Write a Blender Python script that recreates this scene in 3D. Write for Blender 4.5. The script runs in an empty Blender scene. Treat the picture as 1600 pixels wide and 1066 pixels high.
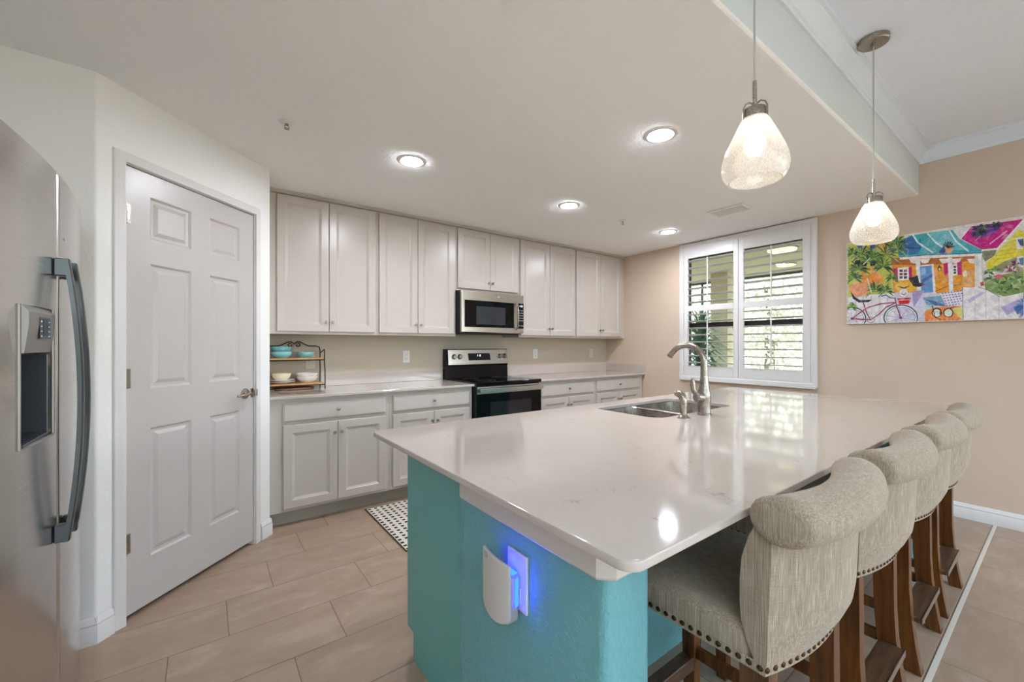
import bpy, bmesh, math, random
from mathutils import Vector, Matrix
from math import sin, cos, pi, radians as R

SC = bpy.context.scene
COL = SC.collection
# ------------------------------------------------------------------ camera
cam_d = bpy.data.cameras.new('camera')
cam_d.sensor_width = 36.0
cam_d.lens = 14.593
cam_d.shift_y = 0.00355
cam_d.clip_start = 0.02
cam = bpy.data.objects.new('camera', cam_d)
cam.location = (-4.4753, -3.8576, 1.2711)
cam.rotation_euler = (R(90), 0, R(-36.473))
COL.objects.link(cam)
SC.camera = cam
# ------------------------------------------------------------------ view and light
vs = SC.view_settings
vs.view_transform = 'Standard'
vs.look = 'None'
vs.gamma = 1.0
vs.use_curve_mapping = False
vs.exposure = 0.68
SC.cycles.max_bounces = 8
SC.cycles.diffuse_bounces = 5
SC.cycles.transparent_max_bounces = 16
SC.cycles.sample_clamp_indirect = 6.0
SC.cycles.blur_glossy = 0.5
SC.cycles.caustics_reflective = False
SC.cycles.caustics_refractive = False

world = bpy.data.worlds.new('sky')
SC.world = world
world.use_nodes = True
wn = world.node_tree.nodes
sky = wn.new('ShaderNodeTexSky')
try:
    sky.sky_type = 'NISHITA'
    sky.sun_disc = False
    sky.sun_elevation = R(52)
    sky.sun_rotation = R(120)
    sky.air_density = 1.0
    sky.dust_density = 2.0
except Exception:
    pass
world.node_tree.links.new(sky.outputs[0], wn['Background'].inputs[0])
wn['Background'].inputs[1].default_value = 0.5

def add_light(name, kind, loc, rot, energy, color=(1, 1, 1), **kw):
    d = bpy.data.lights.new(name, kind)
    d.energy = energy
    d.color = color
    for k, v in kw.items():
        setattr(d, k, v)
    o = bpy.data.objects.new(name, d)
    o.location = loc
    o.rotation_euler = rot
    COL.objects.link(o)
    return o

add_light('sun', 'SUN', (-6, -2, 9), (R(8), R(-42), 0), 10.0, (1.0, 0.97, 0.93), angle=R(1.0))
# daylight through the glass doors of the living area behind the camera
add_light('daylight_front', 'AREA', (-2.8, -8.75, 1.25), (R(16), 0, 0), 62, (0.62, 0.83, 1.0), shape='RECTANGLE', size=4.4, size_y=2.3)
add_light('daylight_right', 'AREA', (0.0, -6.15, 1.3), (0, R(16), 0), 68, (0.62, 0.83, 1.0), shape='RECTANGLE', size=2.2, size_y=2.4)

# added upward fill spots in the unseen living area, bounced off its ceiling
for ux, uy in ((-4.9, -7.6), (-0.9, -7.9), (-5.1, -5.6)):
    add_light('bounce_fill', 'SPOT', (ux, uy, 1.75), (R(180), 0, 0), 190, (0.66, 0.84, 1.0), spot_size=R(150), spot_blend=1.0, shadow_soft_size=0.12)

# ------------------------------------------------------------------ materials
def lin(c):
    if isinstance(c, str):
        c = tuple(int(c[i:i + 2], 16) for i in (0, 2, 4))
    f = lambda v: (v / 12.92 if v <= 0.04045 else ((v + 0.055) / 1.055) ** 2.4)
    return tuple(f(v / 255.0) for v in c[:3]) + (1.0,)

class NT:
    def __init__(s, name):
        s.m = bpy.data.materials.new(name)
        s.m.use_nodes = True
        s.t = s.m.node_tree
        s.n = s.t.nodes
        s.p = s.n['Principled BSDF']
        s.out = s.n['Material Output']
    def new(s, kind, **kw):
        nd = s.n.new(kind)
        for k, v in kw.items():
            if k.startswith('i_'):
                key = k[2:]
                key = int(key) if key.isdigit() else key.replace('_', ' ')
                if hasattr(v, 'is_linked'):
                    s.t.links.new(v, nd.inputs[key])
                else:
                    nd.inputs[key].default_value = v
            else:
                setattr(nd, k, v)
        return nd
    def link(s, a, b):
        s.t.links.new(a, b)
    def math(s, op, a, b=None, c=None):
        nd = s.new('ShaderNodeMath', operation=op)
        for i, v in enumerate((a, b, c)):
            if v is None:
                continue
            if hasattr(v, 'is_linked'):
                s.link(v, nd.inputs[i])
            else:
                nd.inputs[i].default_value = v
        return nd.outputs[0]
    def ramp(s, fac, *stops):
        nd = s.new('ShaderNodeValToRGB')
        s.link(fac, nd.inputs[0])
        e = nd.color_ramp.elements
        e[0].position, e[0].color = stops[0]
        e[1].position, e[1].color = stops[-1]
        for p, c in stops[1:-1]:
            x = e.new(p)
            x.color = c
        return nd.outputs[0]
    def mix(s, fac, a, b):
        nd = s.new('ShaderNodeMix', data_type='RGBA')
        for i, v in ((0, fac), (6, a), (7, b)):
            if hasattr(v, 'is_linked'):
                s.link(v, nd.inputs[i])
            else:
                nd.inputs[i].default_value = v
        return nd.outputs[2]
    def coords(s, kind='Object', scale=None):
        c = s.new('ShaderNodeTexCoord').outputs[kind]
        if scale:
            mp = s.new('ShaderNodeMapping')
            mp.inputs['Scale'].default_value = scale
            s.link(c, mp.inputs[0])
            c = mp.outputs[0]
        return c
    def pos(s):
        return s.new('ShaderNodeNewGeometry').outputs['Position']
    def noise(s, vec, scale, detail=3.0, rough=0.5, dist=0.0):
        nd = s.new('ShaderNodeTexNoise')
        nd.inputs['Scale'].default_value = scale
        nd.inputs['Detail'].default_value = detail
        nd.inputs['Roughness'].default_value = rough
        nd.inputs['Distortion'].default_value = dist
        if vec is not None:
            s.link(vec, nd.inputs['Vector'])
        return nd.outputs['Fac']
    def bump(s, h, strength=0.2, dist=0.01):
        nd = s.new('ShaderNodeBump')
        nd.inputs['Strength'].default_value = strength
        nd.inputs['Distance'].default_value = dist
        s.link(h, nd.inputs['Height'])
        s.link(nd.outputs[0], s.p.inputs['Normal'])
    def set(s, **kw):
        for k, v in kw.items():
            k = k.replace('_', ' ')
            if hasattr(v, 'is_linked'):
                s.link(v, s.p.inputs[k])
            else:
                s.p.inputs[k].default_value = v
        return s

M = {}
def plain(name, col, rough=0.5, metal=0.0, spec=0.5, **kw):
    t = NT(name)
    t.set(Base_Color=lin(col), Roughness=rough, Metallic=metal, **{'Specular_IOR_Level': spec})
    t.set(**kw)
    M[name] = t.m
    return t

def wall_paint(name, col, rough=0.6, strength=0.18, scale=60):
    t = plain(name, col, rough, spec=0.3)
    n1 = t.noise(t.pos(), scale, 3, 0.6)
    h = t.ramp(n1, (0.42, (0, 0, 0, 1)), (0.62, (1, 1, 1, 1)))
    t.bump(h, strength, 0.003)
    return t
wall_paint('white_wall_paint', (238, 237, 234), strength=0.12)
wall_paint('fascia_light_tint', (216, 220, 219), 0.7, 0.2, 45)  # ceiling drop face: its dimmer, cooler light is put into the colour
wall_paint('living_ceiling_cool_cast', (236, 241, 248), 0.7, 0.22, 45)  # white with the daylight's cool cast mixed into the colour
wall_paint('cream_wall_paint', (200, 187, 169), strength=0.1)
wall_paint('beige_wall_paint', (209, 188, 167), strength=0.14)
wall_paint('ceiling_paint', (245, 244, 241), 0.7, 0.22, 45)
wall_paint('teal_wall_paint', (108, 163, 167), 0.4, 0.35, 70)
plain('teal_cabinet_paint', (101, 171, 167), 0.35)
plain('trim_white', (222, 219, 216), 0.32)
plain('crown_white_cooled', (226, 233, 238), 0.4)  # trim white, cooled in colour against warm light bounced off the floor
plain('apron_white_shaded', (206, 198, 190), 0.4)  # white moulding, darker colour stands for its shade
plain('door_white', (190, 184, 179), 0.3)
plain('cabinet_white', (191, 182, 172), 0.28)
plain('toe_kick_grey', (168, 159, 144), 0.6)
plain('plastic_white', (232, 230, 226), 0.35)
plain('trap_white_shaded', (196, 190, 184), 0.4)  # white plastic, the shade it sits in put into the colour
plain('plastic_grey', (168, 164, 158), 0.4)
plain('cream_plate_plastic', (216, 208, 194), 0.4)
plain('black_plastic', (23, 24, 26), 0.35)
plain('black_glass', (8, 9, 11), 0.04, spec=0.25)
plain('oven_window_glass', (27, 28, 30), 0.08, spec=0.5)
plain('microwave_window_glass', (43, 47, 54), 0.06, spec=0.6)
plain('steel_dark_mirrored', (92, 97, 99), 0.3, 1.0)  # handle steel, dark surroundings it mirrors put into the colour
plain('dispenser_grey', (150, 146, 141), 0.42, 0.7)
plain('bronze_frame', (42, 38, 36), 0.45, 0.3)
plain('iron', (30, 26, 23), 0.45, 0.6)
plain('ceramic_white', (238, 234, 228), 0.15)
plain('ceramic_cream', (239, 226, 196), 0.2)
plain('ceramic_blue', (140, 202, 204), 0.15)
plain('nail_bronze', (74, 53, 36), 0.3, 0.8)
plain('cord_grey', (184, 180, 174), 0.4)
plain('lens_grey', (58, 62, 68), 0.4)
plain('display_black', (11, 13, 18), 0.1)

def metal(name, col, rough, scale, bump=0.03):
    t = plain(name, col, rough, 1.0)
    n1 = t.noise(t.coords('Object', scale), 1.0, 4, 0.6)
    r = t.ramp(n1, (0.3, (rough * 0.8,) * 3 + (1,)), (0.7, (rough * 1.25,) * 3 + (1,)))
    t.link(r, t.p.inputs['Roughness'])
    t.bump(n1, bump, 0.002)
    return t
metal('stainless', (201, 199, 196), 0.22, (6, 6, 420), 0.004)
metal('stainless_side', (201, 199, 196), 0.20, (6, 6, 420), 0.004)
metal('brushed_nickel', (164, 154, 142), 0.28, (300, 300, 300), 0.01)
metal('satin_nickel', (159, 150, 138), 0.32, (200, 200, 200), 0.01)
metal('sink_steel', (182, 175, 166), 0.28, (400, 10, 10), 0.02)

def quartz(name):
    t = plain(name, (232, 227, 218), 0.07, spec=0.55)
    v = t.pos()
    n_lo = t.noise(v, 2.2, 3, 0.5)
    base = t.mix(n_lo, lin((199, 187, 177)), lin((184, 173, 162)))
    warp = t.new('ShaderNodeTexNoise')
    warp.inputs['Scale'].default_value = 5.0
    warp.inputs['Detail'].default_value = 4.0
    t.link(v, warp.inputs['Vector'])
    add = t.new('ShaderNodeVectorMath', operation='MULTIPLY_ADD')
    t.link(warp.outputs['Color'], add.inputs[0])
    add.inputs[1].default_value = (0.35, 0.35, 0.35)
    t.link(v, add.inputs[2])
    vo = t.new('ShaderNodeTexVoronoi', feature='DISTANCE_TO_EDGE')
    vo.inputs['Scale'].default_value = 11.0
    t.link(add.outputs[0], vo.inputs['Vector'])
    line = t.ramp(vo.outputs['Distance'], (0.0, (1, 1, 1, 1)), (0.03, (0, 0, 0, 1)))
    mask = t.ramp(t.noise(v, 9.0, 3, 0.6), (0.55, (0, 0, 0, 1)), (0.70, (1, 1, 1, 1)))
    f = t.math('MULTIPLY', t.math('MULTIPLY', line, mask), 0.62)
    c1 = t.mix(f, base, lin((143, 133, 122)))
    sp = t.ramp(t.noise(v, 160.0, 2, 0.6), (0.70, (0, 0, 0, 1)), (0.76, (1, 1, 1, 1)))
    spm = t.math('MULTIPLY', sp, t.math('MULTIPLY', mask, 0.5))
    t.link(t.mix(spm, c1, lin((138, 127, 116))), t.p.inputs['Base Color'])
    M[name] = t.m
quartz('quartz')

def tile(name, kind):
    t = plain(name, (181, 154, 132), 0.34, spec=0.4)
    v = t.pos()
    s = t.new('ShaderNodeSeparateXYZ')
    t.link(v, s.inputs[0])
    x, y = s.outputs[0], s.outputs[1]
    if kind == 'plank':
        ry = t.math('DIVIDE', t.math('SUBTRACT', y, -0.742), -0.3085)
        row = t.math('FLOOR', ry)
        fy = t.math('FRACT', ry)
        rx = t.math('DIVIDE', t.math('ADD', x, t.math('ADD', 3.983, t.math('MULTIPLY', row, 0.2043))), 0.617)
        hy, wx = 0.3085, 0.617
    else:
        ry = t.math('DIVIDE', t.math('SUBTRACT', y, -3.53), -0.612)
        row = t.math('FLOOR', ry)
        fy = t.math('FRACT', ry)
        rx = t.math('DIVIDE', t.math('ADD', x, 1.485), 0.612)
        hy, wx = 0.612, 0.612
    colm = t.math('FLOOR', rx)
    fx = t.math('FRACT', rx)
    dx = t.math('MULTIPLY', t.math('MINIMUM', fx, t.math('SUBTRACT', 1.0, fx)), wx)
    dy = t.math('MULTIPLY', t.math('MINIMUM', fy, t.math('SUBTRACT', 1.0, fy)), hy)
    d = t.math('MINIMUM', dx, dy)
    grout = t.math('LESS_THAN', d, 0.0022)
    cb = t.new('ShaderNodeCombineXYZ')
    t.link(colm, cb.inputs[0]); t.link(row, cb.inputs[1])
    wnz = t.new('ShaderNodeTexWhiteNoise', noise_dimensions='3D')
    t.link(cb.outputs[0], wnz.inputs['Vector'])
    off = t.new('ShaderNodeVectorMath', operation='MULTIPLY_ADD')
    t.link(wnz.outputs['Color'], off.inputs[0])
    off.inputs[1].default_value = (9, 9, 9)
    t.link(v, off.inputs[2])
    mp = t.new('ShaderNodeMapping')
    mp.inputs['Scale'].default_value = (1.6, 3.4, 2)
    t.link(off.outputs[0], mp.inputs[0])
    n1 = t.noise(mp.outputs[0], 2.0, 5, 0.55, 0.8)
    n2 = t.noise(mp.outputs[0], 11.0, 4, 0.6, 0.4)
    nn = t.math('ADD', t.math('MULTIPLY', n1, 0.7), t.math('MULTIPLY', n2, 0.3))
    c = t.ramp(nn, (0.34, lin((157, 133, 114))), (0.52, lin((167, 143, 123))), (0.68, lin((179, 157, 140))))
    vv = t.math('ADD', 0.94, t.math('MULTIPLY', wnz.outputs['Value'], 0.10))
    sc = t.new('ShaderNodeVectorMath', operation='SCALE')
    t.link(c, sc.inputs[0]); t.link(vv, sc.inputs['Scale'])
    t.link(t.mix(grout, sc.outputs[0], lin((122, 102, 87))), t.p.inputs['Base Color'])
    h = t.ramp(d, (0.001, (0, 0, 0, 1)), (0.005, (1, 1, 1, 1)))
    t.bump(h, 0.35, 0.002)
    M[name] = t.m
tile('floor_tile_plank', 'plank')
tile('floor_tile_square', 'square')
plain('grout_strip', (214, 204, 192), 0.6)

def linen():
    t = plain('linen', (207, 195, 176), 0.85, spec=0.2)
    n1 = t.noise(t.coords('Object', (520, 520, 12)), 1.0, 3, 0.6)
    n2 = t.noise(t.coords('Object', (40, 40, 900)), 1.0, 2, 0.6)
    n3 = t.noise(t.coords('Object', (90, 90, 4)), 1.0, 3, 0.6)
    nn = t.math('ADD', t.math('MULTIPLY', n1, 0.65), t.math('ADD', t.math('MULTIPLY', n2, 0.2), t.math('MULTIPLY', n3, 0.15)))
    t.link(t.ramp(nn, (0.34, lin((121, 107, 89))), (0.52, lin((157, 142, 122))), (0.68, lin((194, 180, 161)))), t.p.inputs['Base Color'])
    t.bump(nn, 0.25, 0.002)
    t.set(Sheen_Weight=0.15)
linen()

def wood(name, c0, c1, scale, rough=0.32):
    t = plain(name, c0, rough)
    n1 = t.noise(t.coords('Object', scale), 1.0, 4, 0.6, 0.3)
    t.link(t.ramp(n1, (0.3, lin(c0)), (0.7, lin(c1))), t.p.inputs['Base Color'])
    return t
wood('walnut', (64, 36, 16), (112, 67, 28), (60, 60, 5), 0.26)
wood('walnut_plank', (63, 42, 30), (106, 76, 56), (5, 60, 60), 0.35)
wood('shelf_wood', (185, 131, 70), (210, 160, 102), (6, 60, 60), 0.4)
wood('board_wood', (74, 42, 24), (138, 90, 52), (8, 60, 60), 0.4)

def emit(name, col, strength):
    t = NT(name)
    t.set(Base_Color=lin(col), Emission_Color=lin(col), Emission_Strength=strength)
    M[name] = t.m
emit('downlight_lens', (238, 243, 255), 285.0)
emit('bulb_glow', (255, 240, 216), 7.5)
emit('blue_led', (8, 30, 255), 24.0)
emit('clock_digits', (188, 220, 255), 2.5)
emit('porch_lamp_glow', (255, 223, 154), 1.6)
emit('panel_marks', (200, 204, 212), 0.25)

def crackle_glass():
    t = NT('crackle_glass')
    t.n.remove(t.p)
    v = t.coords('Object', (1, 1, 0.55))
    vo = t.new('ShaderNodeTexVoronoi', feature='DISTANCE_TO_EDGE')
    vo.inputs['Scale'].default_value = 120.0
    t.link(v, vo.inputs['Vector'])
    edge = t.ramp(vo.outputs['Distance'], (0.0, (1, 1, 1, 1)), (0.12, (0, 0, 0, 1)))
    tr = t.new('ShaderNodeBsdfTransparent')
    tr.inputs[0].default_value = (0.97, 0.96, 0.94, 1)
    tl = t.new('ShaderNodeBsdfTranslucent')
    tl.inputs[0].default_value = (0.95, 0.93, 0.9, 1)
    df = t.new('ShaderNodeBsdfDiffuse')
    df.inputs[0].default_value = (0.95, 0.93, 0.9, 1)
    gl = t.new('ShaderNodeBsdfGlossy')
    gl.inputs['Roughness'].default_value = 0.06
    m1 = t.new('ShaderNodeMixShader'); m1.inputs[0].default_value = 0.5
    t.link(tl.outputs[0], m1.inputs[1]); t.link(df.outputs[0], m1.inputs[2])
    lw = t.new('ShaderNodeLayerWeight'); lw.inputs[0].default_value = 0.32
    f = t.math('MINIMUM', 0.95, t.math('ADD', t.math('MULTIPLY', edge, 0.22), t.math('ADD', 0.25, t.math('MULTIPLY', lw.outputs['Facing'], 0.55))))
    m2 = t.new('ShaderNodeMixShader')
    t.link(f, m2.inputs[0]); t.link(tr.outputs[0], m2.inputs[1]); t.link(m1.outputs[0], m2.inputs[2])
    m3 = t.new('ShaderNodeMixShader')
    t.link(t.math('MULTIPLY', lw.outputs['Fresnel'], 0.5), m3.inputs[0])
    t.link(m2.outputs[0], m3.inputs[1]); t.link(gl.outputs[0], m3.inputs[2])
    t.link(m3.outputs[0], t.out.inputs[0])
    M['crackle_glass'] = t.m
crackle_glass()

def pane_glass():
    t = NT('pane_glass')
    t.n.remove(t.p)
    tr = t.new('ShaderNodeBsdfTransparent')
    tr.inputs[0].default_value = (0.86, 0.92, 0.92, 1)
    gl = t.new('ShaderNodeBsdfGlossy')
    gl.inputs['Roughness'].default_value = 0.0
    fr = t.new('ShaderNodeFresnel')
    m = t.new('ShaderNodeMixShader')
    t.link(fr.outputs[0], m.inputs[0]); t.link(tr.outputs[0], m.inputs[1]); t.link(gl.outputs[0], m.inputs[2])
    t.link(m.outputs[0], t.out.inputs[0])
    M['pane_glass'] = t.m
pane_glass()

def rug():
    t = plain('mat_weave', (216, 207, 192), 0.9, spec=0.1)
    s = t.new('ShaderNodeSeparateXYZ')
    t.link(t.coords('Object'), s.inputs[0])
    k = 0.047
    fx = t.math('DIVIDE', s.outputs[0], k)
    ry = t.math('DIVIDE', s.outputs[1], k)
    rowp = t.math('MULTIPLY', t.math('FRACT', t.math('MULTIPLY', t.math('FLOOR', ry), 0.5)), 0.0)
    ax = t.math('ABSOLUTE', t.math('SUBTRACT', t.math('FRACT', t.math('ADD', fx, rowp)), 0.5))
    ay = t.math('ABSOLUTE', t.math('SUBTRACT', t.math('FRACT', ry), 0.5))
    dot = t.math('LESS_THAN', t.math('MAXIMUM', ax, ay), 0.235)
    t.link(t.mix(dot, lin((214, 205, 191)), lin((29, 27, 26))), t.p.inputs['Base Color'])
rug()
plain('mat_edge', (90, 70, 56), 0.9)

t = NT('painted_canvas')
at = t.new('ShaderNodeVertexColor', layer_name='paint')
wash = t.ramp(t.noise(t.coords('Object'), 26.0, 5, 0.65, 1.2), (0.34, (0.80, 0.80, 0.82, 1)), (0.66, (1.22, 1.22, 1.2, 1)))
mul = t.new('ShaderNodeMix', data_type='RGBA', blend_type='MULTIPLY')
mul.inputs[0].default_value = 1.0
t.link(at.outputs[0], mul.inputs[6]); t.link(wash, mul.inputs[7])
wet = t.ramp(t.noise(t.coords('Object'), 11.0, 4, 0.6, 2.0), (0.52, (0, 0, 0, 1)), (0.72, (0.32, 0.32, 0.32, 1)))
t.link(t.mix(wet, mul.outputs[2], lin((232, 226, 222))), t.p.inputs['Base Color'])
t.set(Roughness=0.6, Specular_IOR_Level=0.25)
M['painted_canvas'] = t.m

def leafmat(name, a, b):
    t = plain(name, a, 0.5)
    n1 = t.noise(t.pos(), 3.0, 3, 0.6)
    t.link(t.ramp(n1, (0.3, lin(a)), (0.7, lin(b))), t.p.inputs['Base Color'])
    t.set(Subsurface_Weight=0.0)
leafmat('leaf_palm', (60, 112, 100), (124, 176, 140))
leafmat('leaf_hazy_cream', (226, 220, 200), (244, 240, 228))  # leaf colour paled towards white to put outdoor haze in
leafmat('leaf_hazy_grey', (200, 208, 214), (232, 238, 242))  # greyer leaves, haze put into the colour as well
plain('bark', (143, 132, 116), 0.9)
plain('porch_ceiling_shade_tone', (210, 200, 160), 0.8)  # olive tone of the porch's shade put into the colour
plain('screen_metal', (93, 106, 106), 0.5, 0.4)
plain('porch_wall_paint', (220, 207, 174), 0.8)
plain('lawn', (190, 190, 168), 0.9)
plain('porch_slab', (185, 178, 166), 0.8)
plain('fruit', (216, 152, 96), 0.6)

# ------------------------------------------------------------------ mesh helpers
class MB:
    def __init__(s):
        s.bm = bmesh.new()
    def box(s, x0, x1, y0, y1, z0, z1, bev=0.0, seg=2, mi=0, mat=None):
        r = bmesh.ops.create_cube(s.bm, size=1.0)
        vs_ = r['verts']
        for v in vs_:
            v.co = Vector((x0 + (v.co.x + 0.5) * (x1 - x0), y0 + (v.co.y + 0.5) * (y1 - y0), z0 + (v.co.z + 0.5) * (z1 - z0)))
        fs = set(f for v in vs_ for f in v.link_faces)
        if bev > 0:
            es = list(set(e for v in vs_ for e in v.link_edges))
            bv = bmesh.ops.bevel(s.bm, geom=es, offset=bev, segments=seg, affect='EDGES', profile=0.5, clamp_overlap=True)
            fs = set(f for f in fs if f.is_valid) | set(bv['faces'])
            fs |= set(f for v in bv['verts'] for f in v.link_faces)
        for f in fs:
            f.material_index = mi
        if mat is not None:
            vv = set(v for f in fs for v in f.verts)
            for v in vv:
                v.co = mat @ v.co
        return s
    def loft(s, rings, closed=True, cap0=True, cap1=True, mi=0):
        vr = [[s.bm.verts.new(p) for p in ring] for ring in rings]
        n = len(vr[0])
        for a, b in zip(vr, vr[1:]):
            for i in range(n if closed else n - 1):
                j = (i + 1) % n
                try:
                    s.bm.faces.new((a[i], a[j], b[j], b[i])).material_index = mi
                except ValueError:
                    pass
        if closed and cap0:
            s.bm.faces.new(list(reversed(vr[0]))).material_index = mi
        if closed and cap1:
            s.bm.faces.new(vr[-1]).material_index = mi
        return s
    def tube(s, pts, r, seg=10, mi=0, flat=None, caps=True):
        pts = [Vector(p) for p in pts]
        rr = r if isinstance(r, (list, tuple)) else [r] * len(pts)
        rings = []
        up = None
        for i, p in enumerate(pts):
            d = (pts[min(i + 1, len(pts) - 1)] - pts[max(i - 1, 0)]).normalized()
            if up is None:
                up = Vector((0, 0, 1)) if abs(d.z) < 0.9 else Vector((1, 0, 0))
            up = (up - d * up.dot(d)).normalized()
            sd = d.cross(up)
            k = flat or 1.0
            rings.append([p + (up * cos(2 * pi * j / seg) + sd * sin(2 * pi * j / seg) * k) * rr[i] for j in range(seg)])
        return s.loft(rings, True, caps, caps, mi)
    def lathe(s, prof, seg=32, c=(0, 0, 0), mat=None, mi=0, caps=True):
        rings = []
        for r, z in prof:
            ring = [Vector((r * cos(2 * pi * j / seg), r * sin(2 * pi * j / seg), z)) for j in range(seg)]
            if mat is not None:
                ring = [mat @ p for p in ring]
            rings.append([p + Vector(c) for p in ring])
        return s.loft(rings, True, caps, caps, mi)
    def prism(s, poly, z0, z1, mi=0, f=None):
        g = f or (lambda a, b, h: (a, b, h))
        return s.loft([[g(a, b, z0) for a, b in poly], [g(a, b, z1) for a, b in poly]], mi=mi)
    def sphere(s, c, r, u=16, v=10, sc=(1, 1, 1), mi=0):
        prof = [(max(1e-4, r * sin(pi * k / v)), -r * cos(pi * k / v)) for k in range(v + 1)]
        return s.lathe(prof, u, c, Matrix.Diagonal(Vector(sc)), mi)
    def quad(s, a, b, c, d, mi=0):
        s.bm.faces.new([s.bm.verts.new(p) for p in (a, b, c, d)]).material_index = mi
        return s

def obj(name, mb, mat, parent=None, smooth=False, loc=None, ang=35, fix=True, wn_=False):
    me = bpy.data.meshes.new(name)
    if fix:
        bmesh.ops.recalc_face_normals(mb.bm, faces=mb.bm.faces[:])
    mb.bm.to_mesh(me)
    mb.bm.free()
    for m in (mat if isinstance(mat, (list, tuple)) else [mat]):
        me.materials.append(M[m])
    if smooth:
        me.shade_smooth()
        me.set_sharp_from_angle(angle=R(ang))
    o = bpy.data.objects.new(name, me)
    COL.objects.link(o)
    if wn_:
        md = o.modifiers.new('weighted_normal', 'WEIGHTED_NORMAL')
        md.mode = 'FACE_AREA'
        md.weight = 100
        md.keep_sharp = True
    if parent is not None:
        o.parent = parent
    if loc is not None:
        o.location = loc
    return o
def tag(o, label, cat, group=None, kind=None):
    o['label'] = label
    o['category'] = cat
    if group:
        o['group'] = group
    if kind:
        o['kind'] = kind
    return o
def thing(name, label, cat, loc=(0, 0, 0), rotz=0.0, group=None, kind=None):
    o = bpy.data.objects.new(name, None)
    o.empty_display_size = 0.1
    o.location = loc
    o.rotation_euler = (0, 0, rotz)
    COL.objects.link(o)
    return tag(o, label, cat, group, kind)
def struct(name, mb, mat, parent=None, **kw):
    o = obj(name, mb, mat, parent, **kw)
    if parent is None:
        o['kind'] = 'structure'
    return o
def dup(root, loc, label, rotz=None):
    r = root.copy(); COL.objects.link(r)
    r.location = loc
    if rotz is not None:
        r.rotation_euler = (0, 0, rotz)
    r['label'] = label
    for ch in list(root.children):
        c = ch.copy(); COL.objects.link(c); c.parent = r
        for g in ch.children:
            d = g.copy(); COL.objects.link(d); d.parent = c
    return r
def rrect(x0, x1, y0, y1, r, n=6):
    out = []
    for cx, cy, a in ((x1 - r, y1 - r, 0), (x0 + r, y1 - r, 90), (x0 + r, y0 + r, 180), (x1 - r, y0 + r, 270)):
        for k in range(n + 1):
            t_ = R(a + 90.0 * k / n)
            out.append((cx + r * cos(t_), cy + r * sin(t_)))
    return out
def round_poly(pts, radii, n=5):
    """round the corners of an open or closed plan polygon"""
    out = []
    N = len(pts)
    for i, p in enumerate(pts):
        r = radii[i]
        if r <= 0:
            out.append(p); continue
        a, b = Vector(pts[i - 1]), Vector(pts[(i + 1) % N])
        p = Vector(p)
        d1, d2 = (a - p).normalized(), (b - p).normalized()
        ang = d1.angle(d2)
        tl = r / math.tan(ang / 2)
        c = p + (d1 + d2).normalized() * (r / sin(ang / 2))
        s1, s2 = p + d1 * tl - c, p + d2 * tl - c
        a1 = math.atan2(s1.y, s1.x); da = math.atan2(s2.y, s2.x) - a1
        da = (da + pi) % (2 * pi) - pi
        for k in range(n + 1):
            t_ = a1 + da * k / n
            out.append((c.x + r * cos(t_), c.y + r * sin(t_)))
    return out
def paneled(w, h, t, panels, prof, edge=0.003, xc=None, zc=None):
    """slab in the xz plane, front at y=-t; panels = (x0,x1,z0,z1); prof = [(inset, depth)...] going inward"""
    mb = MB()
    bm = mb.bm
    xs = sorted(set([0 + edge, w - edge] + [p[0] for p in panels] + [p[1] for p in panels]))
    zs = sorted(set([0 + edge, h - edge] + [p[2] for p in panels] + [p[3] for p in panels]))
    cache = {}
    def V(x, y, z):
        k = (round(x, 5), round(y, 5), round(z, 5))
        if k not in cache:
            cache[k] = bm.verts.new((x, y, z))
        return cache[k]
    for i in range(len(xs) - 1):
        for j in range(len(zs) - 1):
            cx, cz = (xs[i] + xs[i + 1]) / 2, (zs[j] + zs[j + 1]) / 2
            if any(p[0] < cx < p[1] and p[2] < cz < p[3] for p in panels):
                continue
            bm.faces.new((V(xs[i], -t, zs[j]), V(xs[i + 1], -t, zs[j]), V(xs[i + 1], -t, zs[j + 1]), V(xs[i], -t, zs[j + 1])))
    for (a, b, c, d) in panels:
        rings = []
        for ins, dep in [(0, 0)] + list(prof):
            rings.append([V(a + ins, -t + dep, c + ins), V(b - ins, -t + dep, c + ins), V(b - ins, -t + dep, d - ins), V(a + ins, -t + dep, d - ins)])
        # the first ring may be subdivided by other panels' cuts: rebuild it as a fan-safe strip
        for q, r_ in zip(rings, rings[1:]):
            for k in range(4):
                bm.faces.new((q[k], q[(k + 1) % 4], r_[(k + 1) % 4], r_[k]))
        bm.faces.new(rings[-1])
    e = edge
    o1 = [(e, -t, e), (w - e, -t, e), (w - e, -t, h - e), (e, -t, h - e)]
    o2 = [(0, -t + e, 0), (w, -t + e, 0), (w, -t + e, h), (0, -t + e, h)]
    o3 = [(0, 0, 0), (w, 0, 0), (w, 0, h), (0, 0, h)]
    mb.loft([o1, o2, o3], True, False, True)
    return mb
# ------------------------------------------------------------------ the room
ZC, ZH = 2.436, 2.775           # kitchen ceiling, living ceiling
FY = -3.14                      # face of the ceiling drop
XL, YF = -5.62, -8.6            # left wall, far living wall
PA, PB = Vector((-4.850, -1.379)), Vector((-4.127, -0.6575))   # pantry corners
PD = (PB - PA).normalized()
PN = Vector((PD.y, -PD.x))      # towards the room
PL = (PB - PA).length
def pp(s, d=0.0):
    """point on the pantry front: s along, d towards the room"""
    q = PA + PD * s + PN * d
    return (q.x, q.y)

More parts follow.
